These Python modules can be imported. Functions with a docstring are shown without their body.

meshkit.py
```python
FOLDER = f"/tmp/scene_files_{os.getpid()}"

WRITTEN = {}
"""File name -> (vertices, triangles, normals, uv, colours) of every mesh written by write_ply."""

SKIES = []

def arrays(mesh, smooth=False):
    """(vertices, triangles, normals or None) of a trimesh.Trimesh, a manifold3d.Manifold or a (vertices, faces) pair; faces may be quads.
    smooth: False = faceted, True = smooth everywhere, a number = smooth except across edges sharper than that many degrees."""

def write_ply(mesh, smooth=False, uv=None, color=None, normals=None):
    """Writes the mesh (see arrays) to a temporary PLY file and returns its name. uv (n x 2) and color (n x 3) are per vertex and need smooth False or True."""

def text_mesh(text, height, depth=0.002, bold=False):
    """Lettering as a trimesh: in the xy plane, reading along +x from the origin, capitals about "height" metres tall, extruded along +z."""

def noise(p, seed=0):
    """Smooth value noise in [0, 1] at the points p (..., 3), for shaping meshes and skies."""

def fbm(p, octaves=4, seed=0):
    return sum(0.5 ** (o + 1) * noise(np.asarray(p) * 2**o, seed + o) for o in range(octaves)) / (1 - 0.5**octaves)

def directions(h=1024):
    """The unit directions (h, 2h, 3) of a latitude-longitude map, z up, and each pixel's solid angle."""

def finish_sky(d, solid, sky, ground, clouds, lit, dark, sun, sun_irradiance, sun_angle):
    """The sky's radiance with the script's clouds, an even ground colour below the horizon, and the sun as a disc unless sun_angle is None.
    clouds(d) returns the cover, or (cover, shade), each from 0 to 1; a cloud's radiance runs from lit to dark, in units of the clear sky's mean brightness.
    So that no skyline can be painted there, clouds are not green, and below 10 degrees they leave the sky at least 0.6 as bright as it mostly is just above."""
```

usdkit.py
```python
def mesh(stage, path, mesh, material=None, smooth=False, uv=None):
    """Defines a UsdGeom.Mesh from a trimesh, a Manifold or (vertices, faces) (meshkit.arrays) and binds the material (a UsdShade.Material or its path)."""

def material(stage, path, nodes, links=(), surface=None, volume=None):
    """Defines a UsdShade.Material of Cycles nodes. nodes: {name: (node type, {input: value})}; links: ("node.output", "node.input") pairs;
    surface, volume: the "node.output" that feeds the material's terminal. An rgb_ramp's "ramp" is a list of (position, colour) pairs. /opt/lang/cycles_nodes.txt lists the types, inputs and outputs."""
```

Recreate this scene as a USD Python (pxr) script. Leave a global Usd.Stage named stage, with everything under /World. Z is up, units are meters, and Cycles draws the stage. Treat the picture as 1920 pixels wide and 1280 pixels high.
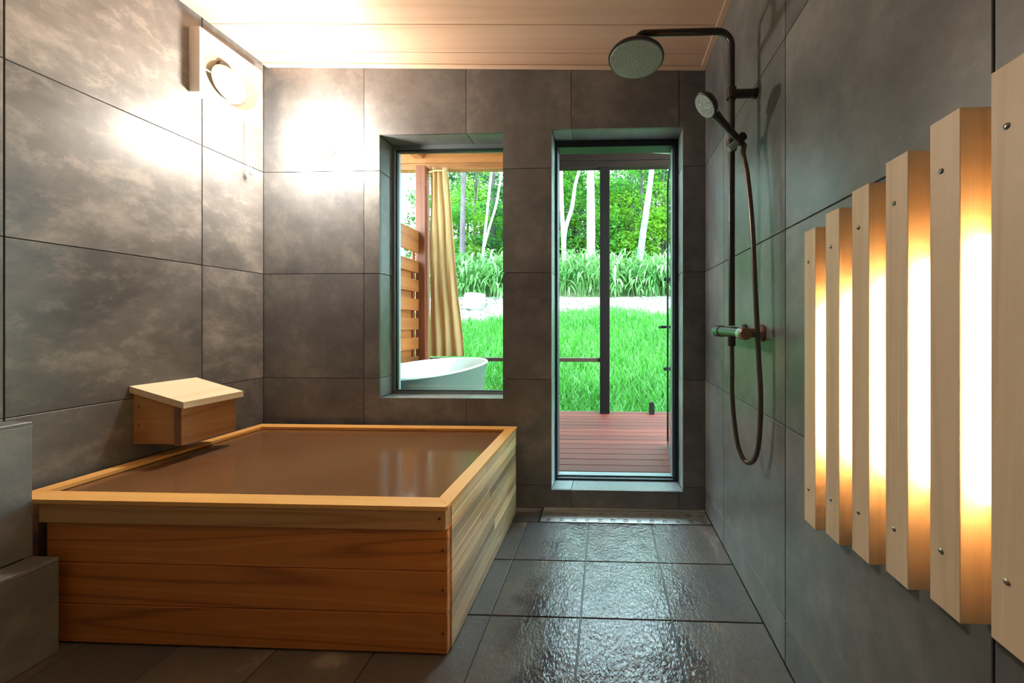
import math, random
import numpy as np
import trimesh
import shapely
from shapely.geometry import Polygon, box as sbox, Point
from shapely import affinity
import usdkit, meshkit
from pxr import Usd, UsdGeom, UsdLux, UsdShade, Sdf, Gf, Vt

random.seed(7)
RNG = np.random.default_rng(7)
PI = math.pi
stage = Usd.Stage.CreateInMemory()
UsdGeom.SetStageUpAxis(stage, 'Z')
UsdGeom.SetStageMetersPerUnit(stage, 1.0)
UsdGeom.Xform.Define(stage, '/World')
UsdGeom.Scope.Define(stage, '/World/Looks')

# ------------------------------------------------------------------ camera, daylight, exposure
CAM_H = 1.054
F_PX = 670.0
YAW = math.radians(2.0)
PX = 1138.0 - F_PX * math.tan(YAW)
PY = 606.0
cam = UsdGeom.Camera.Define(stage, '/World/camera')
cam.CreateHorizontalApertureAttr(36.0)
cam.CreateVerticalApertureAttr(24.0)
cam.CreateFocalLengthAttr(36.0 * F_PX / 1920.0)
cam.CreateHorizontalApertureOffsetAttr((960.0 - PX) * 36.0 / 1920.0)
cam.CreateVerticalApertureOffsetAttr((PY - 640.0) * 36.0 / 1920.0)
cam.CreateClippingRangeAttr((0.02, 500.0))
cam.CreateFStopAttr(0.0)
cam.CreateExposureAttr(1.38)
cx = UsdGeom.Xformable(cam)
cx.AddTranslateOp().Set(Gf.Vec3d(0, 0, CAM_H))
cx.AddRotateXYZOp().Set(Gf.Vec3f(90, 0, math.degrees(YAW)))

SKY = 2.1
dome = UsdLux.DomeLight.Define(stage, '/World/overcast_sky')
dome.CreateIntensityAttr(SKY)
dome.CreateColorAttr(Gf.Vec3f(0.62, 0.90, 1.0))
sun = UsdLux.DistantLight.Define(stage, '/World/hazy_sun')
sun.CreateIntensityAttr(1.0)
sun.CreateAngleAttr(8.0)
sun.CreateColorAttr(Gf.Vec3f(1.0, 0.98, 0.93))
sx = UsdGeom.Xformable(sun)
sx.AddRotateXYZOp().Set(Gf.Vec3f(38, -22, 0))      # high, from behind the house and to its left
LAMP = 150.0           # opal wall lamp radiance
STRIP = 58.0           # light tubes behind the slats

# ------------------------------------------------------------------ helpers
USED = {}


def numbered(parent, name):
    k = USED.get((parent, name), 0)
    USED[(parent, name)] = k + 1
    return f'{parent}/{name}' if k == 0 else f'{parent}/{name}_{k:03d}'


ORIGIN = {}


def tag(prim, label=None, cat=None, group=None, kind=None):
    prim = prim.GetPrim() if hasattr(prim, 'GetPrim') else prim
    for k, v in (('label', label), ('category', cat), ('group', group), ('kind', kind)):
        if v:
            prim.SetCustomDataByKey(k, v)
    return prim


def thing(name, label=None, cat=None, loc=(0, 0, 0), group=None, kind=None, parent='/World', rotz=0.0):
    path = numbered(parent, name)
    x = UsdGeom.Xform.Define(stage, path)
    base = ORIGIN.get(parent, np.zeros(3))
    x.AddTranslateOp().Set(Gf.Vec3d(*[float(a - b) for a, b in zip(loc, base)]))
    if rotz:
        x.AddRotateZOp().Set(rotz)
    ORIGIN[path] = np.array(loc, float)
    tag(x, label, cat, group, kind)
    return path


def cat_mesh(ms):
    return ms[0] if len(ms) == 1 else trimesh.util.concatenate(ms)


def obj(name, mesh, mat, parent='/World', smooth=30, label=None, cat=None, group=None, kind=None):
    """One Mesh prim. The mesh is given in world coordinates; its prim sits at the base of the thing it belongs to."""
    if isinstance(mesh, list):
        mesh = cat_mesh(mesh)
    if hasattr(mesh, 'to_mesh'):
        m = mesh.to_mesh()
        mesh = trimesh.Trimesh(m.vert_properties[:, :3], m.tri_verts, process=False)
    path = numbered(parent, name)
    mesh = mesh.copy()
    if parent in ORIGIN:
        mesh.apply_translation(-ORIGIN[parent])
        p = usdkit.mesh(stage, path, mesh, MAT[mat], smooth=smooth)
        ORIGIN[path] = ORIGIN[parent]
    else:
        c = mesh.bounds.mean(0)
        c[2] = mesh.bounds[0][2]
        mesh.apply_translation(-c)
        p = usdkit.mesh(stage, path, mesh, MAT[mat], smooth=smooth)
        UsdGeom.Xformable(p).AddTranslateOp().Set(Gf.Vec3d(*map(float, c)))
        ORIGIN[path] = c
    tag(p, label, cat, group, kind)
    return path


def bx(x0, x1, y0, y1, z0, z1, ch=0.0):
    """A box with its edges chamfered by ch."""
    lo, hi = np.array([x0, y0, z0], float), np.array([x1, y1, z1], float)
    if ch <= 0:
        m = trimesh.creation.box(hi - lo)
        m.apply_translation((lo + hi) / 2)
        return m
    ch = min(ch, 0.45 * (hi - lo).min())
    pts = []
    for sx_ in (0, 1):
        for sy_ in (0, 1):
            for sz_ in (0, 1):
                s = np.array([sx_, sy_, sz_])
                c = np.where(s == 1, hi, lo)
                inn = np.where(s == 1, -ch, ch)
                for k in range(3):
                    q = c + inn
                    q[k] = c[k]
                    pts.append(q)
    return trimesh.convex.convex_hull(np.array(pts))


def ext(poly, a, b, axis):
    """Extrudes a shapely polygon between a and b along axis: 'x' (polygon in y, z), 'y' (in x, z), 'z' (in x, y)."""
    out = []
    for g in getattr(poly, 'geoms', [poly]):
        if g.is_empty or g.area < 1e-7:
            continue
        m = trimesh.creation.extrude_polygon(g, b - a, engine='earcut')
        v = m.vertices.copy()
        if axis == 'z':
            v = v + [0, 0, a]
        elif axis == 'y':
            v = np.stack([v[:, 0], b - v[:, 2], v[:, 1]], 1)
        else:
            v = np.stack([a + v[:, 2], v[:, 0], v[:, 1]], 1)
        out.append(trimesh.Trimesh(v, m.faces, process=False))
    return cat_mesh(out)


def lathe(profile, n=48, center=(0, 0, 0), axis='z', cap=False):
    """Revolves (radius, height) points about an axis through center."""
    m = trimesh.creation.revolve(np.array(profile, float), sections=n)
    if axis == 'x':
        m.apply_transform(trimesh.transformations.rotation_matrix(PI / 2, [0, 1, 0]))
    elif axis == 'y':
        m.apply_transform(trimesh.transformations.rotation_matrix(-PI / 2, [1, 0, 0]))
    m.apply_translation(center)
    return m


def along(m, d, at):
    """Turns a mesh built along +z to the direction d and moves it to at."""
    m = m.copy()
    m.apply_transform(trimesh.geometry.align_vectors([0, 0, 1], np.array(d, float) / np.linalg.norm(d)))
    m.apply_translation(at)
    return m


def catmull(pts, n=10):
    p = np.array(pts, float)
    p = np.vstack([2 * p[0] - p[1], p, 2 * p[-1] - p[-2]])
    out = []
    for i in range(1, len(p) - 2):
        for t in np.linspace(0, 1, n, endpoint=False):
            a, b, c, d = p[i - 1], p[i], p[i + 1], p[i + 2]
            out.append(0.5 * (2 * b + (c - a) * t + (2 * a - 5 * b + 4 * c - d) * t * t + (3 * b - a - 3 * c + d) * t ** 3))
    out.append(p[-2])
    return np.array(out)


def tube(pts, r, sides=16, cap=True):
    p = np.array(pts, float)
    r = np.broadcast_to(np.asarray(r, float), (len(p),))
    t = np.gradient(p, axis=0)
    t /= np.linalg.norm(t, axis=1, keepdims=True)
    a = np.cross(t[0], [0.3, 0.2, 0.93] if abs(t[0][2]) < 0.9 else [1, 0.1, 0])
    a /= np.linalg.norm(a)
    vs = []
    ang = np.arange(sides) * 2 * PI / sides
    for i in range(len(p)):
        a = a - t[i] * (a @ t[i])
        a /= np.linalg.norm(a)
        b = np.cross(t[i], a)
        vs.append(p[i] + r[i] * (np.cos(ang)[:, None] * a + np.sin(ang)[:, None] * b))
    v = np.vstack(vs)
    f = []
    for i in range(len(p) - 1):
        for j in range(sides):
            k = (j + 1) % sides
            A, B, C, D = i * sides + j, i * sides + k, (i + 1) * sides + k, (i + 1) * sides + j
            f += [[A, B, C], [A, C, D]]
    if cap:
        n0 = len(v)
        v = np.vstack([v, p[0], p[-1]])
        for j in range(sides):
            k = (j + 1) % sides
            f.append([n0, k, j])
            f.append([n0 + 1, (len(p) - 1) * sides + j, (len(p) - 1) * sides + k])
    return trimesh.Trimesh(v, f, process=False)


def lin(r, g, b):
    c = np.array([r, g, b], float) / 255.0
    return tuple(np.where(c <= 0.04045, c / 12.92, ((c + 0.055) / 1.055) ** 2.4))


# ------------------------------------------------------------------ materials
MAT = {}


def mat(name, nodes, links, surface):
    MAT[name] = usdkit.material(stage, f'/World/Looks/{name}', nodes, links, surface=surface)


def plain(name, col, rough=0.5, metal=0.0, spec=0.5, bump=0.0, bscale=60.0, coat=0.0):
    nodes = {'p': ('principled_bsdf', {'base_color': col, 'roughness': rough, 'metallic': metal, 'specular_ior_level': spec, 'coat_weight': coat}),
             'g': ('geometry', {}), 'n': ('noise_texture', {'scale': bscale, 'detail': 3.0}),
             'mr': ('map_range', {'from_min': 0.3, 'from_max': 0.7, 'to_min': rough * 0.94, 'to_max': min(1, rough * 1.06), 'clamp': True})}
    links = [('g.position', 'n.vector'), ('n.fac', 'mr.value'), ('mr.result', 'p.roughness')]
    if bump:
        nodes['b'] = ('bump', {'strength': 0.6, 'distance': bump})
        links += [('n.fac', 'b.height'), ('b.normal', 'p.normal')]
    mat(name, nodes, links, 'p.BSDF')


def wood(name, axis, cols, across=22.0, longf=1.3, rings=6.0, rough=0.45, tone=0.25, fine=0.25, coat=0.0, bump=0.0006, spec=0.4):
    """Wood grain running along an axis; every board gets its own piece of grain and its own tone."""
    sc = [across] * 3
    sc['xyz'.index(axis)] = longf
    fs = [across * 9] * 3
    fs['xyz'.index(axis)] = longf * 3
    c0, c1, c2 = cols
    nodes = {
        'g': ('geometry', {}), 'oi': ('object_info', {}),
        'off': ('math', {'math_type': 'multiply', 'value2': 61.7}),
        'mul': ('vector_math', {'math_type': 'multiply', 'vector2': sc}),
        'add': ('vector_math', {'math_type': 'add'}),
        'fmul': ('vector_math', {'math_type': 'multiply', 'vector2': fs}),
        'fadd': ('vector_math', {'math_type': 'add'}),
        'n': ('noise_texture', {'scale': 0.16, 'detail': 2.0, 'roughness': 0.45, 'distortion': 0.25}),
        'nf': ('noise_texture', {'scale': 1.0, 'detail': 3.0, 'roughness': 0.6}),
        'm': ('math', {'math_type': 'multiply', 'value2': rings}),
        'pp': ('math', {'math_type': 'pingpong', 'value2': 0.5}),
        'm2': ('math', {'math_type': 'multiply', 'value2': 2.0}),
        'mixf': ('mix_float', {'fac': fine}),
        'ramp': ('rgb_ramp', {'ramp': [(0.0, c0), (0.25, c1), (0.7, c1), (1.0, c2)]}),
        'tv': ('map_range', {'from_min': 0, 'from_max': 1, 'to_min': 1 - tone, 'to_max': 1 + tone}),
        'hsv': ('hsv', {}),
        'bump': ('bump', {'strength': 0.5, 'distance': bump}),
        'p': ('principled_bsdf', {'roughness': rough, 'specular_ior_level': spec, 'coat_weight': coat, 'coat_roughness': 0.2}),
    }
    links = [('oi.random', 'off.value1'), ('g.position', 'mul.vector1'), ('mul.vector', 'add.vector1'), ('off.value', 'add.vector2'), ('add.vector', 'n.vector'),
             ('g.position', 'fmul.vector1'), ('fmul.vector', 'fadd.vector1'), ('off.value', 'fadd.vector2'), ('fadd.vector', 'nf.vector'),
             ('n.fac', 'm.value1'), ('m.value', 'pp.value1'), ('pp.value', 'm2.value1'), ('m2.value', 'mixf.a'), ('nf.fac', 'mixf.b'), ('mixf.result', 'ramp.fac'),
             ('oi.random', 'tv.value'), ('tv.result', 'hsv.value'), ('ramp.color', 'hsv.color'), ('hsv.color', 'p.base_color'), ('nf.fac', 'bump.height'), ('bump.normal', 'p.normal')]
    mat(name, nodes, links, 'p.BSDF')


def stone(name, dark, mid, light, rough, fleck, bumpd, stretch=(1, 1, 1), seed=0.0):
    """Cement-look porcelain tile: clouds, worn pale flakes, fine pitted relief; every tile has its own piece of the print."""
    nodes = {
        'g': ('geometry', {}), 'oi': ('object_info', {}),
        'off': ('math', {'math_type': 'multiply', 'value2': 43.0}),
        'mul': ('vector_math', {'math_type': 'multiply', 'vector2': stretch}),
        'add': ('vector_math', {'math_type': 'add'}),
        'n1': ('noise_texture', {'scale': 1.6, 'detail': 6.0, 'roughness': 0.62, 'distortion': 0.3}),
        'n2': ('noise_texture', {'scale': 9.0, 'detail': 9.0, 'roughness': 0.74, 'distortion': 0.15}),
        'n3': ('noise_texture', {'scale': 130.0, 'detail': 3.0, 'roughness': 0.6}),
        'ramp': ('rgb_ramp', {'ramp': [(0.0, dark), (0.36, dark), (0.55, mid), (0.72, light), (1.0, light)]}),
        'sum': ('math', {'math_type': 'multiply_add', 'value2': 0.45}),
        'k': ('math', {'math_type': 'subtract', 'value2': 0.225}),
        'fl': ('rgb_ramp', {'ramp': [(0.0, (0, 0, 0)), (0.53, (0, 0, 0)), (0.60, (1, 1, 1)), (1.0, (1, 1, 1))]}),
        'flm': ('math', {'math_type': 'multiply', 'value2': fleck}),
        'mix': ('mix', {'color2': light}),
        'rr': ('map_range', {'from_min': 0.3, 'from_max': 0.7, 'to_min': rough * 0.8, 'to_max': rough * 1.25, 'clamp': True}),
        'hb': ('math', {'math_type': 'multiply_add', 'value2': 0.35}),
        'bump': ('bump', {'strength': 0.55, 'distance': bumpd}),
        'p': ('principled_bsdf', {'specular_ior_level': 0.5}),
    }
    links = [('oi.random', 'off.value1'), ('g.position', 'mul.vector1'), ('mul.vector', 'add.vector1'), ('off.value', 'add.vector2'),
             ('add.vector', 'n1.vector'), ('add.vector', 'n2.vector'), ('add.vector', 'n3.vector'),
             ('n2.fac', 'sum.value1'), ('n1.fac', 'sum.value3'), ('sum.value', 'k.value1'), ('k.value', 'ramp.fac'),
             ('n2.fac', 'fl.fac'), ('fl.color', 'flm.value1'), ('flm.value', 'mix.fac'), ('ramp.color', 'mix.color1'), ('mix.color', 'p.base_color'),
             ('n1.fac', 'rr.value'), ('rr.result', 'p.roughness'),
             ('n3.fac', 'hb.value1'), ('n2.fac', 'hb.value3'), ('hb.value', 'bump.height'), ('bump.normal', 'p.normal')]
    mat(name, nodes, links, 'p.BSDF')


def pane(name, tint=(1, 1, 1)):
    mat(name, {'t': ('transparent_bsdf', {'color': tint}), 'gl': ('glossy_bsdf', {'color': (1, 1, 1), 'roughness': 0.0}),
               'f': ('fresnel', {'IOR': 1.45}), 'm': ('mix_closure', {})},
        [('f.fac', 'm.fac'), ('t.BSDF', 'm.closure1'), ('gl.BSDF', 'm.closure2')], 'm.closure')


def leafmat(name, c0, c1, trans=0.45, rough=0.45):
    nodes = {'g': ('geometry', {}), 'n': ('noise_texture', {'scale': 0.9, 'detail': 3.0}),
             'w': ('math', {'math_type': 'multiply_add', 'value2': 0.55}),
             'ramp': ('rgb_ramp', {'ramp': [(0.25, c0), (0.95, c1)]}),
             'p': ('principled_bsdf', {'roughness': rough, 'specular_ior_level': 0.35}),
             't': ('translucent_bsdf', {}), 'm': ('mix_closure', {'fac': trans})}
    links = [('g.position', 'n.vector'), ('g.random_per_island', 'w.value1'), ('n.fac', 'w.value3'), ('w.value', 'ramp.fac'), ('ramp.color', 'p.base_color'), ('ramp.color', 't.color'),
             ('p.BSDF', 'm.closure1'), ('t.BSDF', 'm.closure2')]
    mat(name, nodes, links, 'm.closure')


def glow(name, col, strength):
    mat(name, {'e': ('emission', {'color': col, 'strength': strength})}, [], 'e.emission')


stone('wall_tile', lin(98, 99, 101), lin(119, 119, 120), lin(148, 146, 143), 0.35, 0.10, 0.0005)
stone('wall_tile_worn', lin(96, 95, 94), lin(119, 117, 115), lin(160, 154, 147), 0.33, 0.24, 0.0006, stretch=(1, 1, 1.35))
stone('reveal_tile', lin(128, 136, 138), lin(146, 154, 156), lin(166, 173, 174), 0.30, 0.05, 0.0004)  # the wall tile again, painted paler and bluer to imitate daylight on it
plain('grout', lin(38, 37, 36), 0.8)
plain('grout_light', lin(92, 92, 90), 0.6)
plain('shell', lin(60, 58, 56), 0.8)
plain('floor_bed', lin(45, 44, 44), 0.35)
# wet riven slate floor
mat('floor_tile', {
    'g': ('geometry', {}), 'oi': ('object_info', {}), 'off': ('math', {'math_type': 'multiply', 'value2': 29.0}),
    'mul': ('vector_math', {'math_type': 'multiply', 'vector2': (1.0, 0.7, 1.0)}),
    'add': ('vector_math', {'math_type': 'add'}),
    'n1': ('noise_texture', {'scale': 3.2, 'detail': 7.0, 'roughness': 0.62, 'distortion': 0.4}),
    'n2': ('noise_texture', {'scale': 92.0, 'detail': 3.0, 'roughness': 0.5, 'distortion': 0.7}),
    'n3': ('noise_texture', {'scale': 14.0, 'detail': 2.0, 'roughness': 0.5}),
    'wn': ('noise_texture', {'scale': 3.4, 'detail': 5.0, 'roughness': 0.6, 'distortion': 0.5}),
    'xyz': ('separate_xyz', {}), 'cx': ('math', {'math_type': 'subtract', 'value2': 0.0}), 'ab': ('math', {'math_type': 'absolute'}),
    'ws': ('math', {'math_type': 'multiply_add', 'value2': 0.62}),
    'wet': ('map_range', {'range_type': 'smoothstep', 'from_min': 0.50, 'from_max': 0.66, 'to_min': 1.0, 'to_max': 0.0, 'clamp': True}),
    'ramp': ('rgb_ramp', {'ramp': [(0.2, lin(90, 86, 88)), (0.48, lin(104, 98, 97)), (0.62, lin(116, 108, 103)), (0.70, lin(158, 148, 138)), (0.85, lin(164, 154, 146))]}),
    'dk': ('mix', {'mix_type': 'multiply', 'color2': (0.62, 0.64, 0.68)}),
    'rr': ('map_range', {'from_min': 0.0, 'from_max': 1.0, 'to_min': 0.34, 'to_max': 0.055, 'clamp': True}),
    'hs': ('math', {'math_type': 'multiply_add', 'value2': 1.6}),
    'bump': ('bump', {'strength': 0.55, 'distance': 0.0034}),
    'p': ('principled_bsdf', {'specular_ior_level': 0.55})},
    [('oi.random', 'off.value1'), ('g.position', 'mul.vector1'), ('mul.vector', 'add.vector1'), ('off.value', 'add.vector2'), ('add.vector', 'n1.vector'),
     ('mul.vector', 'n2.vector'), ('mul.vector', 'n3.vector'), ('g.position', 'wn.vector'), ('g.position', 'xyz.vector'), ('xyz.x', 'cx.value1'), ('cx.value', 'ab.value1'),
     ('wn.fac', 'ws.value1'), ('ab.value', 'ws.value3'), ('ws.value', 'wet.value'), ('wet.result', 'rr.value'), ('rr.result', 'p.roughness'),
     ('n1.fac', 'ramp.fac'), ('ramp.color', 'dk.color1'), ('wet.result', 'dk.fac'), ('dk.color', 'p.base_color'),
     ('n3.fac', 'hs.value1'), ('n2.fac', 'hs.value3'), ('hs.value', 'bump.height'), ('bump.normal', 'p.normal')], 'p.BSDF')

wood('ceiling_wood', 'x', (lin(234, 200, 172), lin(228, 191, 162), lin(216, 176, 146)), across=14, longf=0.8, rings=4, rough=0.30, tone=0.04, spec=0.5)
wood('ceiling_trim', 'x', (lin(238, 206, 176), lin(230, 194, 164), lin(220, 180, 148)), across=16, rings=4, rough=0.35, tone=0.04)
wood('ceiling_trim_y', 'y', (lin(238, 206, 176), lin(230, 194, 164), lin(220, 180, 148)), across=16, rings=4, rough=0.35, tone=0.04)
TUBC = (lin(228, 160, 92), lin(208, 132, 66), lin(120, 58, 22))
wood('tub_wood_x', 'x', TUBC, across=26, longf=1.6, rings=9, rough=0.42, tone=0.12)
wood('apron_wood', 'x', (lin(222, 178, 126), lin(204, 158, 106), lin(160, 110, 64)), across=30, longf=1.2, rings=7, rough=0.45, tone=0.05)
wood('tub_rim_x', 'x', (lin(250, 198, 122), lin(244, 184, 104), lin(222, 152, 74)), across=26, longf=1.2, rings=5, rough=0.35, tone=0.04)
wood('tub_rim_y', 'y', (lin(250, 198, 122), lin(244, 184, 104), lin(222, 152, 74)), across=26, longf=1.2, rings=5, rough=0.35, tone=0.04)
wood('stave_wood', 'y', (lin(246, 224, 178), lin(226, 190, 140), lin(164, 108, 64)), across=24, longf=1.2, rings=7, rough=0.34, tone=0.46)
wood('end_grain', 'z', (lin(170, 140, 118), lin(150, 120, 100), lin(120, 90, 72)), across=60, longf=9, rings=5, rough=0.6, tone=0.05)
wood('box_wood_x', 'x', (lin(214, 168, 116), lin(198, 150, 100), lin(166, 116, 70)), across=24, rings=6, rough=0.5, tone=0.05)
wood('box_wood_y', 'y', (lin(214, 168, 116), lin(198, 150, 100), lin(166, 116, 70)), across=24, rings=6, rough=0.5, tone=0.05)
wood('box_lid_lit', 'y', (lin(252, 238, 206), lin(248, 230, 194), lin(236, 212, 168)), across=20, rings=5, rough=0.45, tone=0.03)  # lamplight on the lid is painted in as a paler wood
wood('slat_wood', 'z', (lin(238, 216, 186), lin(231, 206, 175), lin(216, 188, 154)), across=40, longf=1.2, rings=7, rough=0.45, tone=0.04)
wood('deck_wood', 'x', (lin(126, 60, 46), lin(88, 38, 31), lin(44, 19, 17)), across=34, longf=2.0, rings=10, rough=0.5, tone=0.22, spec=0.16, fine=0.35)
wood('porch_wood_x', 'x', (lin(180, 108, 50), lin(160, 90, 38), lin(116, 58, 22)), across=16, rings=6, rough=0.5, tone=0.08)
wood('porch_wood_y', 'y', (lin(170, 98, 44), lin(150, 82, 34), lin(104, 50, 18)), across=16, rings=6, rough=0.5, tone=0.12)
wood('porch_wood_z', 'z', (lin(150, 74, 34), lin(130, 60, 26), lin(88, 38, 14)), across=16, rings=6, rough=0.5, tone=0.05)
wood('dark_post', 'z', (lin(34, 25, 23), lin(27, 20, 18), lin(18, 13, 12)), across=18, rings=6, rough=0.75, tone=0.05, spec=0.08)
wood('shaded_beam', 'x', (lin(48, 33, 26), lin(38, 26, 20), lin(26, 18, 14)), across=18, rings=5, rough=0.7, tone=0.05, spec=0.1)
wood('dark_rail', 'x', (lin(92, 66, 52), lin(76, 54, 42), lin(54, 38, 30)), across=18, rings=5, rough=0.6, tone=0.05)
plain('plug_dark', lin(96, 60, 34), 0.5)
plain('tub_inside', lin(120, 78, 44), 0.6)
plain('dark_gap', lin(40, 32, 26), 0.8)
plain('screw_steel', lin(190, 188, 184), 0.22, metal=1.0)
plain('drain_steel', lin(205, 205, 202), 0.36, metal=0.85)
plain('drain_dark', lin(16, 16, 17), 0.6)
plain('aluminium_grey', lin(128, 138, 142), 0.4, metal=0.4)
plain('aluminium_dark', lin(46, 50, 54), 0.4, metal=0.3)
plain('aluminium_pale', lin(190, 194, 186), 0.4, metal=0.3)
plain('bracket_black', lin(20, 20, 22), 0.4)
plain('bronze', lin(74, 70, 69), 0.30, metal=0.6)
plain('bronze_hose', lin(108, 98, 92), 0.30, metal=0.6)
plain('brass_cap', lin(140, 112, 92), 0.35, metal=0.6)
plain('knob_pale', lin(176, 196, 196), 0.25, metal=0.25)
plain('spray_face', lin(168, 182, 186), 0.5)
plain('nozzle', lin(236, 242, 240), 0.4)
plain('fan_white', lin(228, 224, 214), 0.4)
plain('fan_cover', lin(196, 188, 170), 0.45)
plain('fan_inside', lin(148, 140, 122), 0.5)
plain('fan_dark', lin(60, 48, 40), 0.6)
plain('cord_white', lin(236, 230, 218), 0.6)
plain('enamel_white', lin(238, 238, 234), 0.2)
plain('enamel_shaded', lin(84, 92, 84), 0.45)  # outer wall of the white tub, greenish shading painted into its colour
plain('house_wall', lin(120, 112, 104), 0.8, bump=0.002)
plain('roof_dark', lin(92, 66, 48), 0.7)
plain('curtain_cloth', lin(200, 156, 104), 0.85, bump=0.0012, bscale=240)
plain('rock', lin(132, 136, 136), 0.9, bump=0.03, bscale=9)
plain('earth', lin(120, 128, 84), 0.95, bump=0.03, bscale=4)
plain('gravel', lin(138, 132, 126), 0.9)
leafmat('grass_blade', (0.030, 0.16, 0.015), (0.085, 0.34, 0.038), 0.35)
leafmat('leaf_bright', (0.06, 0.24, 0.012), (0.36, 0.58, 0.06), 0.45)
leafmat('leaf_mid', (0.03, 0.17, 0.02), (0.20, 0.44, 0.06), 0.42)
leafmat('leaf_deep', (0.012, 0.07, 0.02), (0.07, 0.24, 0.05), 0.4)
leafmat('sasa_leaf', (0.02, 0.15, 0.015), (0.34, 0.56, 0.20), 0.3)


def bark(name, c0, c1, c2):
    mat(name, {'g': ('geometry', {}), 'mul': ('vector_math', {'math_type': 'multiply', 'vector2': (5, 5, 2.2)}),
               'n': ('noise_texture', {'scale': 1.0, 'detail': 5.0, 'roughness': 0.65}), 'ramp': ('rgb_ramp', {'ramp': [(0.25, c0), (0.5, c1), (0.75, c2)]}),
               'b': ('bump', {'strength': 0.6, 'distance': 0.02}), 'p': ('principled_bsdf', {'roughness': 0.85, 'specular_ior_level': 0.2})},
        [('g.position', 'mul.vector1'), ('mul.vector', 'n.vector'), ('n.fac', 'ramp.fac'), ('ramp.color', 'p.base_color'), ('n.fac', 'b.height'), ('b.normal', 'p.normal')], 'p.BSDF')


bark('bark_white', lin(88, 92, 100), lin(146, 146, 150), lin(176, 174, 172))
bark('bark_brown', lin(62, 52, 56), lin(90, 76, 80), lin(108, 96, 98))
bark('bark_grey', lin(70, 76, 88), lin(112, 116, 128), lin(140, 143, 150))
bark('bark_dark', lin(44, 42, 40), lin(66, 62, 58), lin(92, 86, 80))
pane('window_glass', (0.97, 1.0, 0.985))
pane('door_glass', (0.90, 0.97, 0.94))
glow('lamp_opal', (1.0, 0.90, 0.77), LAMP)
glow('strip_light', (1.0, 0.70, 0.34), STRIP)
# bath water: clear over the wooden box, slightly clouded by the minerals of the spring
mat('spring_water', {'g': ('geometry', {}), 'n': ('noise_texture', {'scale': 9.0, 'detail': 3.0, 'roughness': 0.5}), 'b': ('bump', {'strength': 0.18, 'distance': 0.004}),
                     'p': ('principled_bsdf', {'base_color': lin(136, 96, 64), 'roughness': 0.13, 'ior': 1.333, 'transmission_weight': 0.25, 'specular_ior_level': 0.5})},
    [('g.position', 'n.vector'), ('n.fac', 'b.height'), ('b.normal', 'p.normal')], 'p.BSDF')

# ------------------------------------------------------------------ the room
XL, XR, D, YF = -2.016, 0.5515, 2.03, -1.30
ROWS = [0.0, 0.13, 0.735, 1.344, 1.94, 2.70]
YJ = [-1.30, -0.67, -0.074, 0.530, 1.126, 1.7115, D]
XJ = [XL, -1.413, -0.8105, -0.2035, 0.405, XR]
G = 0.0016            # half a joint
WIN = (-1.320, -0.596, 0.622, 2.148)
DOOR = (-0.316, 0.428, 0.105, 2.161)


def ceil_z(x):
    return 2.561 - 0.032 * (x - XL)


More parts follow.
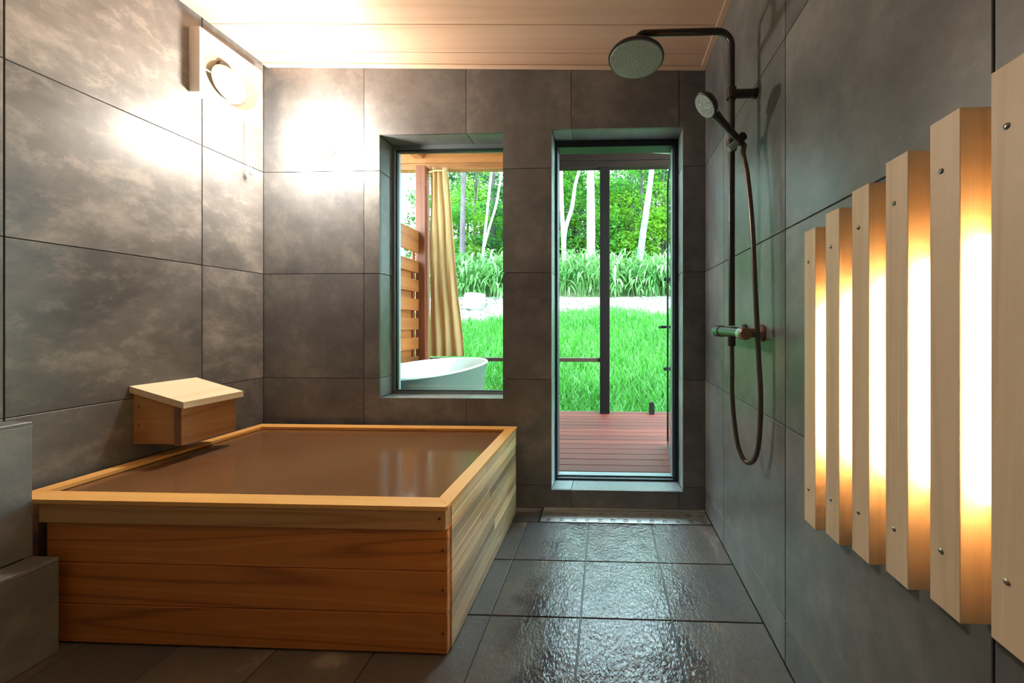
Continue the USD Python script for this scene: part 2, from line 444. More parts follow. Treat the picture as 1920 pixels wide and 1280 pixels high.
def tile(rect, a, b, axis, parent, m, holes=None):
    u0, u1, v0, v1 = rect
    if holes is None:
        lo = {'x': (a, u0, v0), 'y': (u0, a, v0), 'z': (u0, v0, a)}[axis]
        hi = {'x': (b, u1, v1), 'y': (u1, b, v1), 'z': (u1, v1, b)}[axis]
        return obj('tile', bx(lo[0], hi[0], lo[1], hi[1], lo[2], hi[2], 0.0011), m, parent)
    poly = sbox(u0, v0, u1, v1)
    for h in holes:
        poly = poly.difference(h)
    if poly.area < 1e-4:
        return None
    return obj('tile', ext(poly, a, b, axis), m, parent)


# left wall
wl = thing('wall_left', kind='structure', loc=(XL, 0.4, 0))
obj('grout_bed', bx(XL - 0.20, XL - 0.003, YF - 0.2, D + 0.2, -0.1, 2.9), 'grout', wl, smooth=False)
for i in range(len(YJ) - 1):
    for j in range(5):
        tile((YJ[i] + G, YJ[i + 1] - G, ROWS[j] + G, ROWS[j + 1] - G), XL - 0.012, XL, 'x', wl, 'wall_tile_worn')
# right wall
wr = thing('wall_right', kind='structure', loc=(XR, 0.4, 0))
obj('grout_bed', bx(XR + 0.003, XR + 0.20, YF - 0.2, D + 0.2, -0.1, 2.9), 'grout', wr, smooth=False)
for i in range(len(YJ) - 1):
    for j in range(5):
        tile((YJ[i] + G, YJ[i + 1] - G, ROWS[j] + G, ROWS[j + 1] - G), XR, XR + 0.012, 'x', wr, 'wall_tile')
# wall behind the camera
wf = thing('wall_front', kind='structure', loc=(-0.7, YF, 0))
obj('grout_bed', bx(XL - 0.2, XR + 0.2, YF - 0.2, YF - 0.003, -0.1, 2.9), 'grout', wf, smooth=False)
for i in range(len(XJ) - 1):
    for j in range(5):
        tile((XJ[i] + G, XJ[i + 1] - G, ROWS[j] + G, ROWS[j + 1] - G), YF - 0.012, YF, 'y', wf, 'wall_tile')
# back wall with the window and the door
wb = thing('wall_back', kind='structure', loc=(-0.7, D, 0))
hw = sbox(WIN[0], WIN[2], WIN[1], WIN[3])
hd = sbox(DOOR[0], DOOR[2], DOOR[1], DOOR[3])
body = sbox(XL - 0.2, -0.1, XR + 0.2, 3.3).difference(hw.buffer(0.012, join_style=2)).difference(hd.buffer(0.012, join_style=2))
obj('grout_bed', ext(body, D + 0.003, 2.20, 'y'), 'grout', wb, smooth=False)
for i in range(len(XJ) - 1):
    for j in range(5):
        tile((XJ[i] + G, XJ[i + 1] - G, ROWS[j] + G, ROWS[j + 1] - G), D, D + 0.012, 'y', wb, 'wall_tile', holes=[hw, hd])
YW, YD = 2.152, 2.160      # where the frames begin


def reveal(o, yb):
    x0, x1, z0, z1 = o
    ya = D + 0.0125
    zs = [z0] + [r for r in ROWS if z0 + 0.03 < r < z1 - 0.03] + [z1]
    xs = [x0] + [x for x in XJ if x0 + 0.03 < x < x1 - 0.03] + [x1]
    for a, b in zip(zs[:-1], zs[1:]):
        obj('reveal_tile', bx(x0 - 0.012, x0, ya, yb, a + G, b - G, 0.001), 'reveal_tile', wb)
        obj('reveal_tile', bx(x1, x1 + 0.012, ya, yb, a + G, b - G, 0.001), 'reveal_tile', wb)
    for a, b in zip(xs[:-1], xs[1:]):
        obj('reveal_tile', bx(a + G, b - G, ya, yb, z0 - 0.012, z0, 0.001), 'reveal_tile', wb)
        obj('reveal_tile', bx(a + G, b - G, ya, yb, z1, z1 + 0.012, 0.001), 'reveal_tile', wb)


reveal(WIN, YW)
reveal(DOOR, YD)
obj('cladding', ext(body, 2.2005, 2.225, 'y'), 'house_wall', wb, smooth=False)

# floor
FY = [-1.30, -0.865, -0.555, -0.247, 0.058, 0.363, 0.668, 0.972, 1.277, 1.582, 1.885]
FX = [XL, -1.72, -1.395, -1.07, -0.745, -0.42, -0.094, 0.231, XR]
fl = thing('floor', kind='structure', loc=(-0.7, 0.4, -0.1))
obj('tile_bed', ext(sbox(XL - 0.2, YF - 0.2, XR + 0.2, 2.20).difference(sbox(-0.362, 1.889, XR - 0.002, 2.012)), -0.1, -0.003, 'z'), 'floor_bed', fl, smooth=False)
obj('tile_bed', bx(XL - 0.2, XR + 0.2, YF - 0.2, 2.20, -0.2, -0.101), 'floor_bed', fl, smooth=False)
for i in range(len(FX) - 1):
    for j in range(len(FY) - 1):
        obj('tile', bx(FX[i] + 0.0022, FX[i + 1] - 0.0022, FY[j] + 0.0022, FY[j + 1] - 0.0022, -0.012, 0.0, 0.0014), 'floor_tile', fl)
for a, b in ((XL, -1.395), (-1.395, -0.745), (-0.745, -0.366)):
    obj('tile', bx(a + 0.0022, b - 0.0022, 1.8872, D, -0.012, 0.0, 0.0014), 'floor_tile', fl)

# ceiling: boards across the room, a trim along the walls and a dark shadow gap along the left wall
ce = thing('ceiling', kind='structure', loc=(-0.7, 0.4, 2.5))


def tilt(m):
    m = m.copy()
    m.vertices[:, 2] += ceil_z(m.vertices[:, 0])
    return m


obj('backing', tilt(bx(XL - 0.2, XR + 0.2, YF - 0.2, D + 0.2, 0.03, 0.3)), 'dark_gap', ce, smooth=False)
y1 = 1.997
edges = [y1, 1.912, 1.729]
while edges[-1] > YF:
    edges.append(edges[-1] - 0.184)
for a, b in zip(edges[1:], edges[:-1]):
    obj('board', tilt(bx(XL + 0.022, XR - 0.030, max(a, YF) + 0.0012, b - 0.0012, 0.0, 0.012, 0.0012)), 'ceiling_wood', ce)
obj('trim', tilt(bx(XL + 0.022, XR, y1, D, -0.006, 0.012, 0.0015)), 'ceiling_trim', ce)
obj('trim', tilt(bx(XR - 0.030, XR, YF, y1 - 0.001, -0.006, 0.012, 0.0015)), 'ceiling_trim_y', ce)

# ------------------------------------------------------------------ window and door
w1 = thing('window_1', kind='structure', loc=((WIN[0] + WIN[1]) / 2, 2.17, WIN[2]))
fr = sbox(WIN[0], WIN[2], WIN[1], WIN[3]).difference(sbox(WIN[0] + 0.017, WIN[2] + 0.014, WIN[1] - 0.017, WIN[3] - 0.026))
obj('window_frame', ext(fr, YW, 2.215, 'y'), 'aluminium_grey', w1, smooth=False)
fr2 = sbox(WIN[0] + 0.017, WIN[2] + 0.014, WIN[1] - 0.017, WIN[3] - 0.026).difference(sbox(WIN[0] + 0.023, WIN[2] + 0.020, WIN[1] - 0.023, WIN[3] - 0.034))
obj('glazing_bead', ext(fr2, 2.166, 2.190, 'y'), 'aluminium_dark', w1, smooth=False)
obj('pane', bx(WIN[0] + 0.019, WIN[1] - 0.019, 2.177, 2.181, WIN[2] + 0.016, WIN[3] - 0.030), 'window_glass', w1, smooth=False)

d1 = thing('door_1', kind='structure', loc=((DOOR[0] + DOOR[1]) / 2, 2.2, DOOR[2]))
x0, x1, z0, z1 = DOOR
obj('door_frame', [bx(x0, x0 + 0.016, YD, 2.25, z0, z1, 0.001), bx(x1 - 0.024, x1, YD, 2.27, z0, z1, 0.001),
                   bx(x0 + 0.016, x1 - 0.024, YD, 2.25, z1 - 0.040, z1, 0.001), bx(x0 + 0.016, x1 - 0.024, YD, 2.25, z0, z0 + 0.010, 0.001)], 'aluminium_dark', d1)
obj('door_stop', [bx(x1 - 0.032, x1 - 0.024, YD + 0.02, 2.24, z0 + 0.01, z1 - 0.04, 0.001), bx(x0 + 0.016, x1 - 0.032, YD + 0.03, 2.24, z0 + 0.010, z0 + 0.018, 0.001)], 'aluminium_grey', d1)
# the open leaf: turned out by a little more than a right angle
hx, hy, L, TH = 0.404, 2.262, 0.605, math.radians(83.2)


def leaf(u0, u1, w0, w1, z0_, z1_, ch=0.001):
    m = bx(u0, u1, w0, w1, z0_, z1_, ch)
    m.apply_transform(trimesh.transformations.rotation_matrix(TH, [0, 0, 1]))
    m.apply_translation([hx, hy, 0])
    return m


lz0, lz1 = 0.108, 2.172
obj('door_leaf', [leaf(0, 0.016, -0.02, 0.0, lz0, lz1), leaf(L - 0.016, L, -0.02, 0.0, lz0, lz1), leaf(0.016, L - 0.016, -0.02, 0, lz1 - 0.016, lz1), leaf(0.016, L - 0.016, -0.02, 0, lz0, lz0 + 0.016)], 'bracket_black', d1)
obj('pane', leaf(0.014, L - 0.014, -0.012, -0.007, lz0 + 0.014, lz1 - 0.014, 0), 'door_glass', d1, smooth=False)
for zc in (1.399, 0.697):
    obj('door_latch', leaf(L - 0.05, L - 0.02, 0.0, 0.026, zc - 0.013, zc + 0.013, 0.003), 'bracket_black', d1)
    obj('door_latch', leaf(L - 0.05, L - 0.02, -0.046, -0.02, zc - 0.013, zc + 0.013, 0.003), 'bracket_black', d1)
obj('door_handle', [leaf(L - 0.048, L - 0.026, 0, 0.055, 1.014, 1.036, 0.004), leaf(L - 0.14, L - 0.026, 0.050, 0.066, 1.015, 1.035, 0.005),
                    leaf(L - 0.048, L - 0.026, -0.06, -0.02, 1.014, 1.036, 0.004), leaf(L - 0.14, L - 0.026, -0.070, -0.054, 1.015, 1.035, 0.005)], 'bracket_black', d1)
arm = bx(-0.085, 0.085, -0.012, 0.012, -0.009, 0.009, 0.003)
arm.apply_transform(trimesh.transformations.rotation_matrix(math.radians(5), [0, 1, 0]))
arm.apply_translation([0.325, 2.292, 2.150])
obj('stay_arm', arm, 'aluminium_pale', d1, label='pale aluminium stay arm at the head of the glass door')

# ------------------------------------------------------------------ tiled ledge and step at the left edge
lg = thing('tiled_ledge', 'tall dark grey tiled ledge along the left wall, its top edge a thin pale line', 'ledge', loc=(-1.93, 0.2, 0))
ex = -1.852
obj('core', bx(XL + 0.001, ex - 0.012, YF + 0.002, 1.078, 0.001, 0.722), 'grout', lg, smooth=False)
ys = [YF + 0.002, -0.55, 0.0, 0.545, 1.09]
for a, b in zip(ys[:-1], ys[1:]):
    obj('top_tile', bx(XL + 0.002, ex, a + G, b - G, 0.7245, 0.737, 0.0012), 'wall_tile', lg)
    obj('side_tile', bx(ex - 0.012, ex, a + G, b - G, 0.308, 0.7225, 0.0012), 'wall_tile', lg)
obj('end_tile', bx(XL + 0.002, ex - 0.0125, 1.0785, 1.09, 0.001, 0.7225, 0.0012), 'wall_tile', lg)
obj('edge_trim', bx(ex - 0.004, ex + 0.0012, YF + 0.002, 1.0895, 0.7228, 0.7243), 'aluminium_pale', lg, smooth=False)
st = thing('tiled_step', 'low dark grey tiled step beside the wooden tub, below the tall ledge', 'step', loc=(-1.80, 0.2, 0))
ex2 = -1.761
obj('core', bx(ex + 0.001, ex2 - 0.012, YF + 0.002, 1.078, 0.001, 0.291), 'grout', st, smooth=False)
for a, b in zip(ys[:-1], ys[1:]):
    obj('top_tile', bx(ex + 0.001, ex2, a + G, b - G, 0.2925, 0.305, 0.0012), 'wall_tile', st)
    obj('side_tile', bx(ex2 - 0.012, ex2, a + G, b - G, 0.001, 0.291, 0.0012), 'wall_tile', st)
obj('end_tile', bx(ex + 0.001, ex2 - 0.0125, 1.0785, 1.09, 0.001, 0.291, 0.0012), 'wall_tile', st)

# ------------------------------------------------------------------ the wooden tub
TX0, TX1, TY0, TY1, TZ = -1.960, -0.497, 1.093, 1.962, 0.484
tb = thing('bathtub', 'large square wooden soaking tub full of water in the back left corner', 'bathtub', loc=((TX0 + TX1) / 2, (TY0 + TY1) / 2, 0))
RT = 0.013   # rim cap thickness


def rim(poly, m):
    obj('rim_board', ext(poly, TZ - RT, TZ, 'z'), m, tb, smooth=False)


IX0, IX1, IY0, IY1 = -1.905, -0.549, 1.152, 1.905
rim(Polygon([(TX0, TY0 + 0.054), (TX0 + 0.10, TY0), (TX1 - 0.006, TY0), (TX1, TY0 + 0.006), (IX1 + 0.0, IY0), (IX0, IY0), (TX0 + 0.001, IY0 - 0.001)]), 'tub_rim_x')
rim(Polygon([(TX1, TY0 + 0.007), (TX1, TY1), (IX1, IY1), (IX1 + 0.0004, IY0 + 0.001)]), 'tub_rim_y')
rim(Polygon([(TX1 - 0.001, TY1), (TX0, TY1), (IX0, IY1), (IX1, IY1 + 0.0006)]), 'tub_rim_x')
rim(Polygon([(TX0, TY1 - 0.001), (TX0, IY0), (IX0 - 0.0003, IY0 + 0.001), (IX0, IY1)]), 'tub_rim_y')
FR = TY0 + 0.021        # front face of the planks
zb = 0.407
obj('apron_board', bx(-1.846, TX1 - 0.006, TY0 + 0.004, TY0 + 0.044, zb, TZ - RT - 0.0005, 0.002), 'apron_wood', tb)
pz = [0.006, 0.133, 0.268, zb - 0.0005]
for a, b in zip(pz[:-1], pz[1:]):
    obj('front_plank', bx(-1.846, TX1 - 0.008, FR, FR + 0.034, a + 0.0009, b - 0.0009, 0.0022), 'tub_wood_x', tb)
for zc, px_ in ((0.445, -0.522), (0.335, -0.520), (0.210, -0.520), (0.072, -0.519)):
    yy = TY0 + 0.004 if zc > zb else FR
    obj('plug', lathe([(0, -0.002), (0.0042, -0.002), (0.0046, 0.0004), (0, 0.0008)], 14, (px_, yy, zc), 'y').apply_transform(np.eye(4)), 'plug_dark', tb)
# right side: a panel of glued staves; the ends of the front planks show before it
rs = random.Random(5)
zrows = np.linspace(0.006, TZ - RT - 0.0005, 12)
for k, (a, b) in enumerate(zip(zrows[:-1], zrows[1:])):
    y = TY0 + 0.046
    while y < TY1 - 0.01:
        ln = rs.uniform(0.28, 0.62)
        y2 = min(y + ln, TY1 - 0.004)
        if TY1 - y2 < 0.12:
            y2 = TY1 - 0.004
        obj('stave', bx(TX1 - 0.034, TX1 - 0.004 - rs.uniform(0, 0.0007), y + 0.0002, y2 - 0.0002, a + 0.0002, b - 0.0002, 0.0006), 'stave_wood', tb)
        y = y2
obj('back_panel', bx(TX0 + 0.004, TX1 - 0.036, TY1 - 0.040, TY1 - 0.004, 0.006, TZ - RT - 0.001, 0.001), 'tub_wood_x', tb)
obj('left_panel', bx(TX0 + 0.006, TX0 + 0.038, TY0 + 0.056, TY1 - 0.041, 0.006, TZ - RT - 0.001, 0.001), 'tub_wood_x', tb)
obj('bottom_panel', bx(TX0 + 0.039, TX1 - 0.036, TY0 + 0.050, TY1 - 0.041, 0.006, 0.040, 0.001), 'tub_wood_x', tb)
obj('bath_water', bx(TX0 + 0.0385, TX1 - 0.0345, TY0 + 0.0485, TY1 - 0.0405, 0.041, TZ - 0.0155), 'spring_water', smooth=False, label='still brown-looking spring water filling the wooden tub almost to the brim', cat='water')

# wooden spout cover on the left wall
sb = thing('spout_cover', 'wooden box with a sloping lid painted lamplit pale on the wall above the tub rim', 'spout cover', loc=(XL + 0.12, 1.56, 0.53))
lid = ext(Polygon([(XL + 0.001, 0.789), (-1.776, 0.723), (-1.776, 0.696), (XL + 0.001, 0.762)]), 1.438, 1.686, 'y')
obj('lid', lid, 'box_lid_lit', sb, smooth=False, label='smooth wooden lid painted lamplit pale, sloping down from the wall')
fx = -1.796
obj('front_panel', bx(fx - 0.030, fx, 1.448, 1.668, 0.536, 0.699, 0.0014), 'box_wood_y', sb)
side = ext(Polygon([(XL + 0.001, 0.541), (fx - 0.032, 0.541), (fx - 0.032, 0.7105), (XL + 0.001, 0.7610)]), 1.452, 1.478, 'y')
obj('side_panel', side, 'box_wood_x', sb, smooth=False)
obj('side_panel', side.copy().apply_translation([0, 0.186, 0]), 'box_wood_x', sb, smooth=False)
obj('end_strip', bx(fx - 0.0312, fx - 0.004, 1.4465, 1.4495, 0.538, 0.697), 'end_grain', sb)
obj('spout', tube([(XL + 0.001, 1.56, 0.63), (XL + 0.09, 1.56, 0.63), (XL + 0.115, 1.56, 0.62), (XL + 0.125, 1.56, 0.585)], 0.016, 14), 'bronze', sb)


def screw(at, d, r, m, parent):
    """A round-headed screw with a slot; d is the way the head looks."""
    prof = [(0, -0.004), (r * 0.5, -0.004), (r, 0.0), (r * 0.97, r * 0.18), (r * 0.75, r * 0.42), (r * 0.34, r * 0.55), (r * 0.30, r * 0.40), (0, r * 0.38)]
    obj('screw', along(trimesh.creation.revolve(np.array(prof), sections=18), d, at), m, parent, smooth=40)


for y_, z_ in ((1.462, 0.660), (1.462, 0.572), (1.652, 0.664), (1.652, 0.576)):
    screw((fx, y_, z_), (1, 0, 0), 0.0032, 'screw_steel', sb)
for x_, z_ in ((XL + 0.026, 0.700), (XL + 0.026, 0.622)):
    screw((x_, 1.452, z_), (0, -1, 0), 0.0036, 'plug_dark', sb)

# ------------------------------------------------------------------ wall lamp above the tub
wlamp = thing('wall_lamp', 'round glowing white lamp on the back wall above the wooden tub', 'lamp', loc=(-1.63, D, 2.03))
LC = (-1.632, D, 2.075)
obj('back_plate', lathe([(0, 0.0), (0.055, 0.0), (0.055, -0.010), (0.050, -0.016), (0, -0.016)], 40, LC, 'y'), 'fan_white', wlamp)
obj('lamp_arm', along(trimesh.creation.cylinder(0.010, 0.085, sections=20), (0, 1, 0), (LC[0], D - 0.055, LC[2])), 'fan_white', wlamp)
globe = trimesh.creation.icosphere(4, 0.062)
globe.apply_translation([LC[0], D - 0.150, LC[2]])
obj('opal_globe', globe, 'lamp_opal', wlamp, smooth=True)

# ------------------------------------------------------------------ ventilation fan
fn = thing('ventilation_fan', 'square white ventilation fan high on the left wall with a pull cord', 'fan', loc=(XL, 1.80, 2.17))
FXF = -1.962
fy0, fy1, fz0, fz1 = 1.655, 1.965, 2.172, 2.486
fyc, fzc = (fy0 + fy1) / 2 - 0.004, (fz0 + fz1) / 2 - 0.002
hole = Point(fyc, fzc).buffer(0.134, 40)
plate = sbox(fy0, fz0, fy1, fz1).difference(hole)
obj('housing', [ext(plate, FXF - 0.006, FXF, 'x'), ext(sbox(fy0, fz0, fy1, fz1).difference(sbox(fy0 + 0.004, fz0 + 0.004, fy1 - 0.004, fz1 - 0.004)), XL + 0.0005, FXF - 0.006, 'x')], 'fan_white', fn, smooth=False)
obj('bowl', lathe([(0.134, 0.0), (0.130, -0.010), (0.119, -0.026), (0.106, -0.046), (0.0, -0.046), (0.0, -0.049), (0.109, -0.049), (0.122, -0.028), (0.1335, -0.010), (0.1345, 0.0)], 48, (FXF - 0.001, fyc, fzc), 'x'), 'fan_inside', fn)
obj('shutter', lathe([(0.0, -0.006), (0.034, -0.007), (0.060, -0.011), (0.078, -0.018), (0.087, -0.027), (0.083, -0.031), (0.0, -0.031)], 44, (FXF, fyc + 0.010, fzc - 0.014), 'x'), 'fan_cover', fn, smooth=50)
obj('motor_boss', lathe([(0, -0.030), (0.030, -0.030), (0.032, -0.0455), (0, -0.0455)], 24, (FXF, fyc - 0.005, fzc + 0.062), 'x'), 'fan_dark', fn)
obj('strut', bx(FXF - 0.036, FXF - 0.030, fyc - 0.118, fyc - 0.07, fzc - 0.012, fzc - 0.006, 0.001), 'fan_white', fn)
obj('strut', bx(FXF - 0.036, FXF - 0.030, fyc + 0.090, fyc + 0.118, fzc - 0.012, fzc - 0.006, 0.001), 'fan_white', fn)
cy_, cxx = 1.912, FXF + 0.004 - 0.012
cord_top = fz0 + 0.001
obj('pull_cord', [tube(catmull([(cxx, cy_, cord_top), (cxx + 0.002, cy_ + 0.001, 2.08), (cxx, cy_, 1.962)], 6), 0.0024, 8),
                  tube(catmull([(cxx, cy_, 1.968), (cxx, cy_ - 0.012, 1.935), (cxx, cy_ - 0.016, 1.915), (cxx, cy_ - 0.002, 1.912), (cxx, cy_ + 0.004, 1.935), (cxx, cy_ + 0.020, 1.925)], 6), 0.0022, 8)], 'cord_white', fn)
obj('cord_grip', lathe([(0, 0.0), (0.008, 0.001), (0.0095, 0.008), (0.0085, 0.022), (0.004, 0.030), (0, 0.030)], 16, (cxx, cy_ + 0.004, 1.878), 'z'), 'fan_white', fn)
obj('cord_guide', bx(cxx - 0.006, cxx + 0.006, cy_ - 0.006, cy_ + 0.006, fz0 - 0.006, fz0 + 0.002, 0.002), 'fan_white', fn)

# ------------------------------------------------------------------ shower
sh = thing('shower', 'dark bronze rain shower with hand shower and hose on the right wall', 'shower', loc=(XR, 1.34, 0.6))
RX, RY = 0.4615, 1.340
AZ = 2.136
bend = [(RX - 0.055 * (1 - math.cos(t)), RY, AZ - 0.055 + 0.055 * math.sin(t)) for t in np.linspace(0, PI / 2, 10)]
bend2 = [(0.112 + 0.03 - 0.03 * math.sin(t), RY, AZ - 0.03 + 0.03 * math.cos(t)) for t in np.linspace(0, PI / 2, 8)]
obj('riser_pipe', tube([(RX, RY, 1.045), (RX, RY, 1.4), (RX, RY, 2.0)] + bend + [(0.30, RY, AZ)] + bend2 + [(0.112, RY, 2.068)], 0.0115, 20), 'bronze', sh)
HC = (0.1085, RY, 2.045)
head = obj('rain_head', lathe([(0.0, 0.030), (0.016, 0.030), (0.018, 0.016), (0.060, 0.012), (0.098, 0.006), (0.1035, 0.000), (0.1035, -0.006), (0.1000, -0.0075), (0.0, -0.0075)], 64, HC), 'bronze', sh)
obj('spray_plate', lathe([(0.0, -0.0074), (0.0975, -0.0074), (0.0965, -0.0100), (0.0, -0.0100)], 64, HC), 'spray_face', head)
nz = []
for k in range(1, 8):
    n_ = 5 * k + 2
    for j in range(n_):
        t = 2 * PI * (j + 0.5 * (k % 2)) / n_
        c = trimesh.creation.cone(0.0027, -0.0032, sections=8)
        c.apply_translation([HC[0] + 0.0128 * k * math.cos(t), HC[1] + 0.0128 * k * math.sin(t), HC[2] - 0.0098])
        nz.append(c)
obj('nozzles', nz, 'nozzle', head, kind='stuff')
# bracket to the wall, with a clamp round the pipe
obj('wall_bracket', [along(trimesh.creation.cylinder(0.0155, XR - RX - 0.006, sections=24), (1, 0, 0), ((XR + RX - 0.006) / 2 + 0.003, RY, 1.903)),
                     lathe([(0.0118, -0.019), (0.0175, -0.019), (0.0175, 0.019), (0.0118, 0.019)], 24, (RX, RY, 1.903)),
                     along(trimesh.creation.cylinder(0.019, 0.006, sections=24), (1, 0, 0), (XR - 0.0032, RY, 1.903))], 'bronze', sh)
# slider with its locking knob
SZ = 1.712
sl = obj('slider', [lathe([(0.0118, -0.020), (0.0185, -0.018), (0.0185, 0.018), (0.0118, 0.020)], 24, (RX, RY, SZ)),
                    along(trimesh.creation.cylinder(0.015, 0.050, sections=24), (0.25, -1, 0.1), (RX + 0.014, RY - 0.036, SZ + 0.001))], 'bronze', sh)
# knob of the slider: hangs towards the room and down
kd = np.array([-0.72, -0.25, -0.62])
kd /= np.linalg.norm(kd)
obj('slider_knob', along(lathe([(0.0, 0.0), (0.0105, 0.0), (0.0115, 0.010), (0.0125, 0.052), (0.0105, 0.060), (0.0, 0.060)], 20), kd, np.array([RX + 0.012, RY - 0.040, SZ - 0.004])), 'knob_pale', sh)
# hand shower
h0, h1 = np.array([RX + 0.016, RY - 0.048, SZ - 0.012]), np.array([0.384, 1.278, 1.792])
hd_ = (h1 - h0) / np.linalg.norm(h1 - h0)
hand = obj('hand_shower', [tube([h0 - hd_ * 0.022, h0, h0 + (h1 - h0) * 0.4, h0 + (h1 - h0) * 0.8, h1], [0.0085, 0.0105, 0.0115, 0.013, 0.016], 16)], 'bronze', sh)
fc = np.array([0.350, 1.268, 1.822])
fd = np.array([-0.68, -0.07, -0.68])
fd /= np.linalg.norm(fd)
obj('hand_head', along(lathe([(0.0, -0.026), (0.020, -0.024), (0.040, -0.012), (0.0475, 0.000), (0.0475, 0.007), (0.045, 0.009), (0.0, 0.009)], 40), fd, fc), 'bronze', hand)
obj('hand_face', along(lathe([(0.0, 0.0088), (0.0435, 0.0088), (0.0425, 0.0112), (0.0, 0.0112)], 40), fd, fc), 'spray_face', hand)
nz = []
for k in range(1, 6):
    n_ = 6 * k
    for j in range(n_):
        t = 2 * PI * j / n_
        c = trimesh.creation.cone(0.0021, 0.0030, sections=8)
        c.apply_translation([0.0078 * k * math.cos(t), 0.0078 * k * math.sin(t), 0.0108])
        nz.append(c)
obj('hand_nozzles', along(trimesh.util.concatenate(nz), fd, fc), 'nozzle', hand, kind='stuff')
# thermostatic bar
VX, VZ = 0.470, 1.022
bar_pts = [(VX, 1.265, VZ - 0.003), (VX, 1.50, VZ + 0.001)]
obj('mixer_bar', tube([(VX, 1.268, VZ - 0.002), (VX, 1.36, VZ), (VX, 1.475, VZ)], 0.0205, 28), 'bronze', sh)
obj('flow_knob', lathe([(0.0, -0.026), (0.006, -0.026), (0.007, -0.0235), (0.019, -0.0235), (0.0215, -0.019), (0.0215, -0.003), (0.0, -0.003)], 28, (VX, 1.2450, VZ - 0.003), 'y'), 'brass_cap', sh)
obj('knob_ring', lathe([(0.0, -0.005), (0.0222, -0.005), (0.0226, 0.004), (0.0222, 0.0225), (0.0, 0.0225)], 28, (VX, 1.2452, VZ - 0.003), 'y'), 'knob_pale', sh)
obj('temperature_knob', lathe([(0.0, 0.0), (0.0225, 0.0), (0.0225, 0.070), (0.020, 0.078), (0.0, 0.078)], 12, (VX, 1.476, VZ), 'y'), 'knob_pale', sh)
obj('grip_sleeve', lathe([(0.0206, 0.0), (0.0236, 0.0), (0.0236, 0.058), (0.0206, 0.058)], 28, (VX, 1.4765, VZ), 'y'), 'bronze', sh)
for yy in (1.288, 1.446):
    obj('wall_flange', [along(lathe([(0.0, 0.0), (0.031, 0.0), (0.031, 0.006), (0.024, 0.016), (0.0165, 0.020), (0.0165, 0.070), (0.0, 0.070)], 28), (-1, 0, 0), (XR - 0.0005, yy, VZ - 0.002))], 'brass_cap' if yy < 1.4 else 'bronze', sh)
obj('hose_nut', lathe([(0.0, 0.0), (0.0125, 0.0), (0.014, 0.004), (0.014, 0.034), (0.0, 0.034)], 10, (RX, RY, VZ - 0.052)), 'bronze', sh)
hp = [(RX, RY, VZ - 0.05), (RX, RY - 0.004, 0.90), (RX - 0.001, RY - 0.008, 0.80), (RX + 0.004, RY - 0.014, 0.70), (RX + 0.014, RY - 0.03, 0.605), (0.491, 1.282, 0.565), (0.507, 1.250, 0.585), (0.513, 1.225, 0.66), (0.512, 1.210, 0.80), (0.507, 1.215, 0.95), (0.500, 1.222, 1.15),
      (0.495, 1.235, 1.38), (0.488, 1.258, 1.56), (0.482, 1.280, 1.65), tuple(h0 - hd_ * 0.018)]
obj('hose', tube(catmull(hp, 8), 0.0085, 14), 'bronze_hose', sh)

# ------------------------------------------------------------------ slatted lamp on the right wall
sw = thing('slatted_wall_lamp', 'wall lamp of six stepped vertical wooden slats with warm light glowing between them', 'lamp', loc=(XR, 0.68, 0.56))
SXF = 0.490
for i in range(6):
    yf = 0.905 - 0.0862 * i
    yn = yf - 0.0468
    zt, zbm = 1.280 + 0.0185 * i, 0.568 + 0.0172 * i
    s = obj('slat', bx(SXF, XR - 0.0006, yn, yf, zbm, zt, 0.0008), 'slat_wood', sw)
    yc = yf - 0.0185
    for zz in (zt - 0.077, zbm + 0.083):
        screw((SXF, yc, zz), (-1, 0, 0), 0.0042, 'screw_steel', s)
    if i < 5:
        yt = yn - 0.0125
        t0, t1 = 0.752 + 0.0150 * i, 1.092 + 0.0190 * i
        tb_ = obj('light_tube', tube([(XR - 0.014, yt, t0), (XR - 0.014, yt, (t0 + t1) / 2), (XR - 0.014, yt, t1)], 0.0058, 12), 'strip_light', sw)
        obj('tube_holder', [bx(XR - 0.021, XR - 0.0006, yt - 0.007, yt + 0.007, t0 - 0.012, t0, 0.001), bx(XR - 0.021, XR - 0.0006, yt - 0.007, yt + 0.007, t1, t1 + 0.012, 0.001)], 'fan_white', tb_)

# ------------------------------------------------------------------ floor drain
dr = thing('floor_drain', 'long stainless steel slotted drain along the foot of the back wall', 'drain', loc=(0.1, 1.95, -0.03))
dx0, dx1, dy0, dy1 = -0.358, XR - 0.004, 1.891, 2.010
pl = sbox(dx0 + 0.006, dy0 + 0.006, dx1 - 0.006, dy1 - 0.006)
cut = []
for k in range(13):
    xc = dx0 + 0.045 + k * 0.0692
    for yc in (1.908, 1.923, 1.978):
        cut.append(sbox(xc - 0.012, yc - 0.0028, xc + 0.012, yc + 0.0028))
obj('slotted_plate', ext(pl.difference(shapely.union_all(cut)), -0.004, -0.0015, 'z'), 'drain_steel', dr, smooth=False)
obj('frame', ext(sbox(dx0, dy0, dx1, dy1).difference(pl.buffer(0.0004, join_style=2)), -0.03, 0.0006, 'z'), 'drain_steel', dr, smooth=False)
obj('channel', bx(dx0 + 0.006, dx1 - 0.006, dy0 + 0.006, dy1 - 0.006, -0.055, -0.0305), 'drain_dark', dr, smooth=False)
obj('wall_edge', bx(dx0, dx1, 2.012, D - 0.0005, 0.0002, 0.0055, 0.001), 'drain_steel', dr)

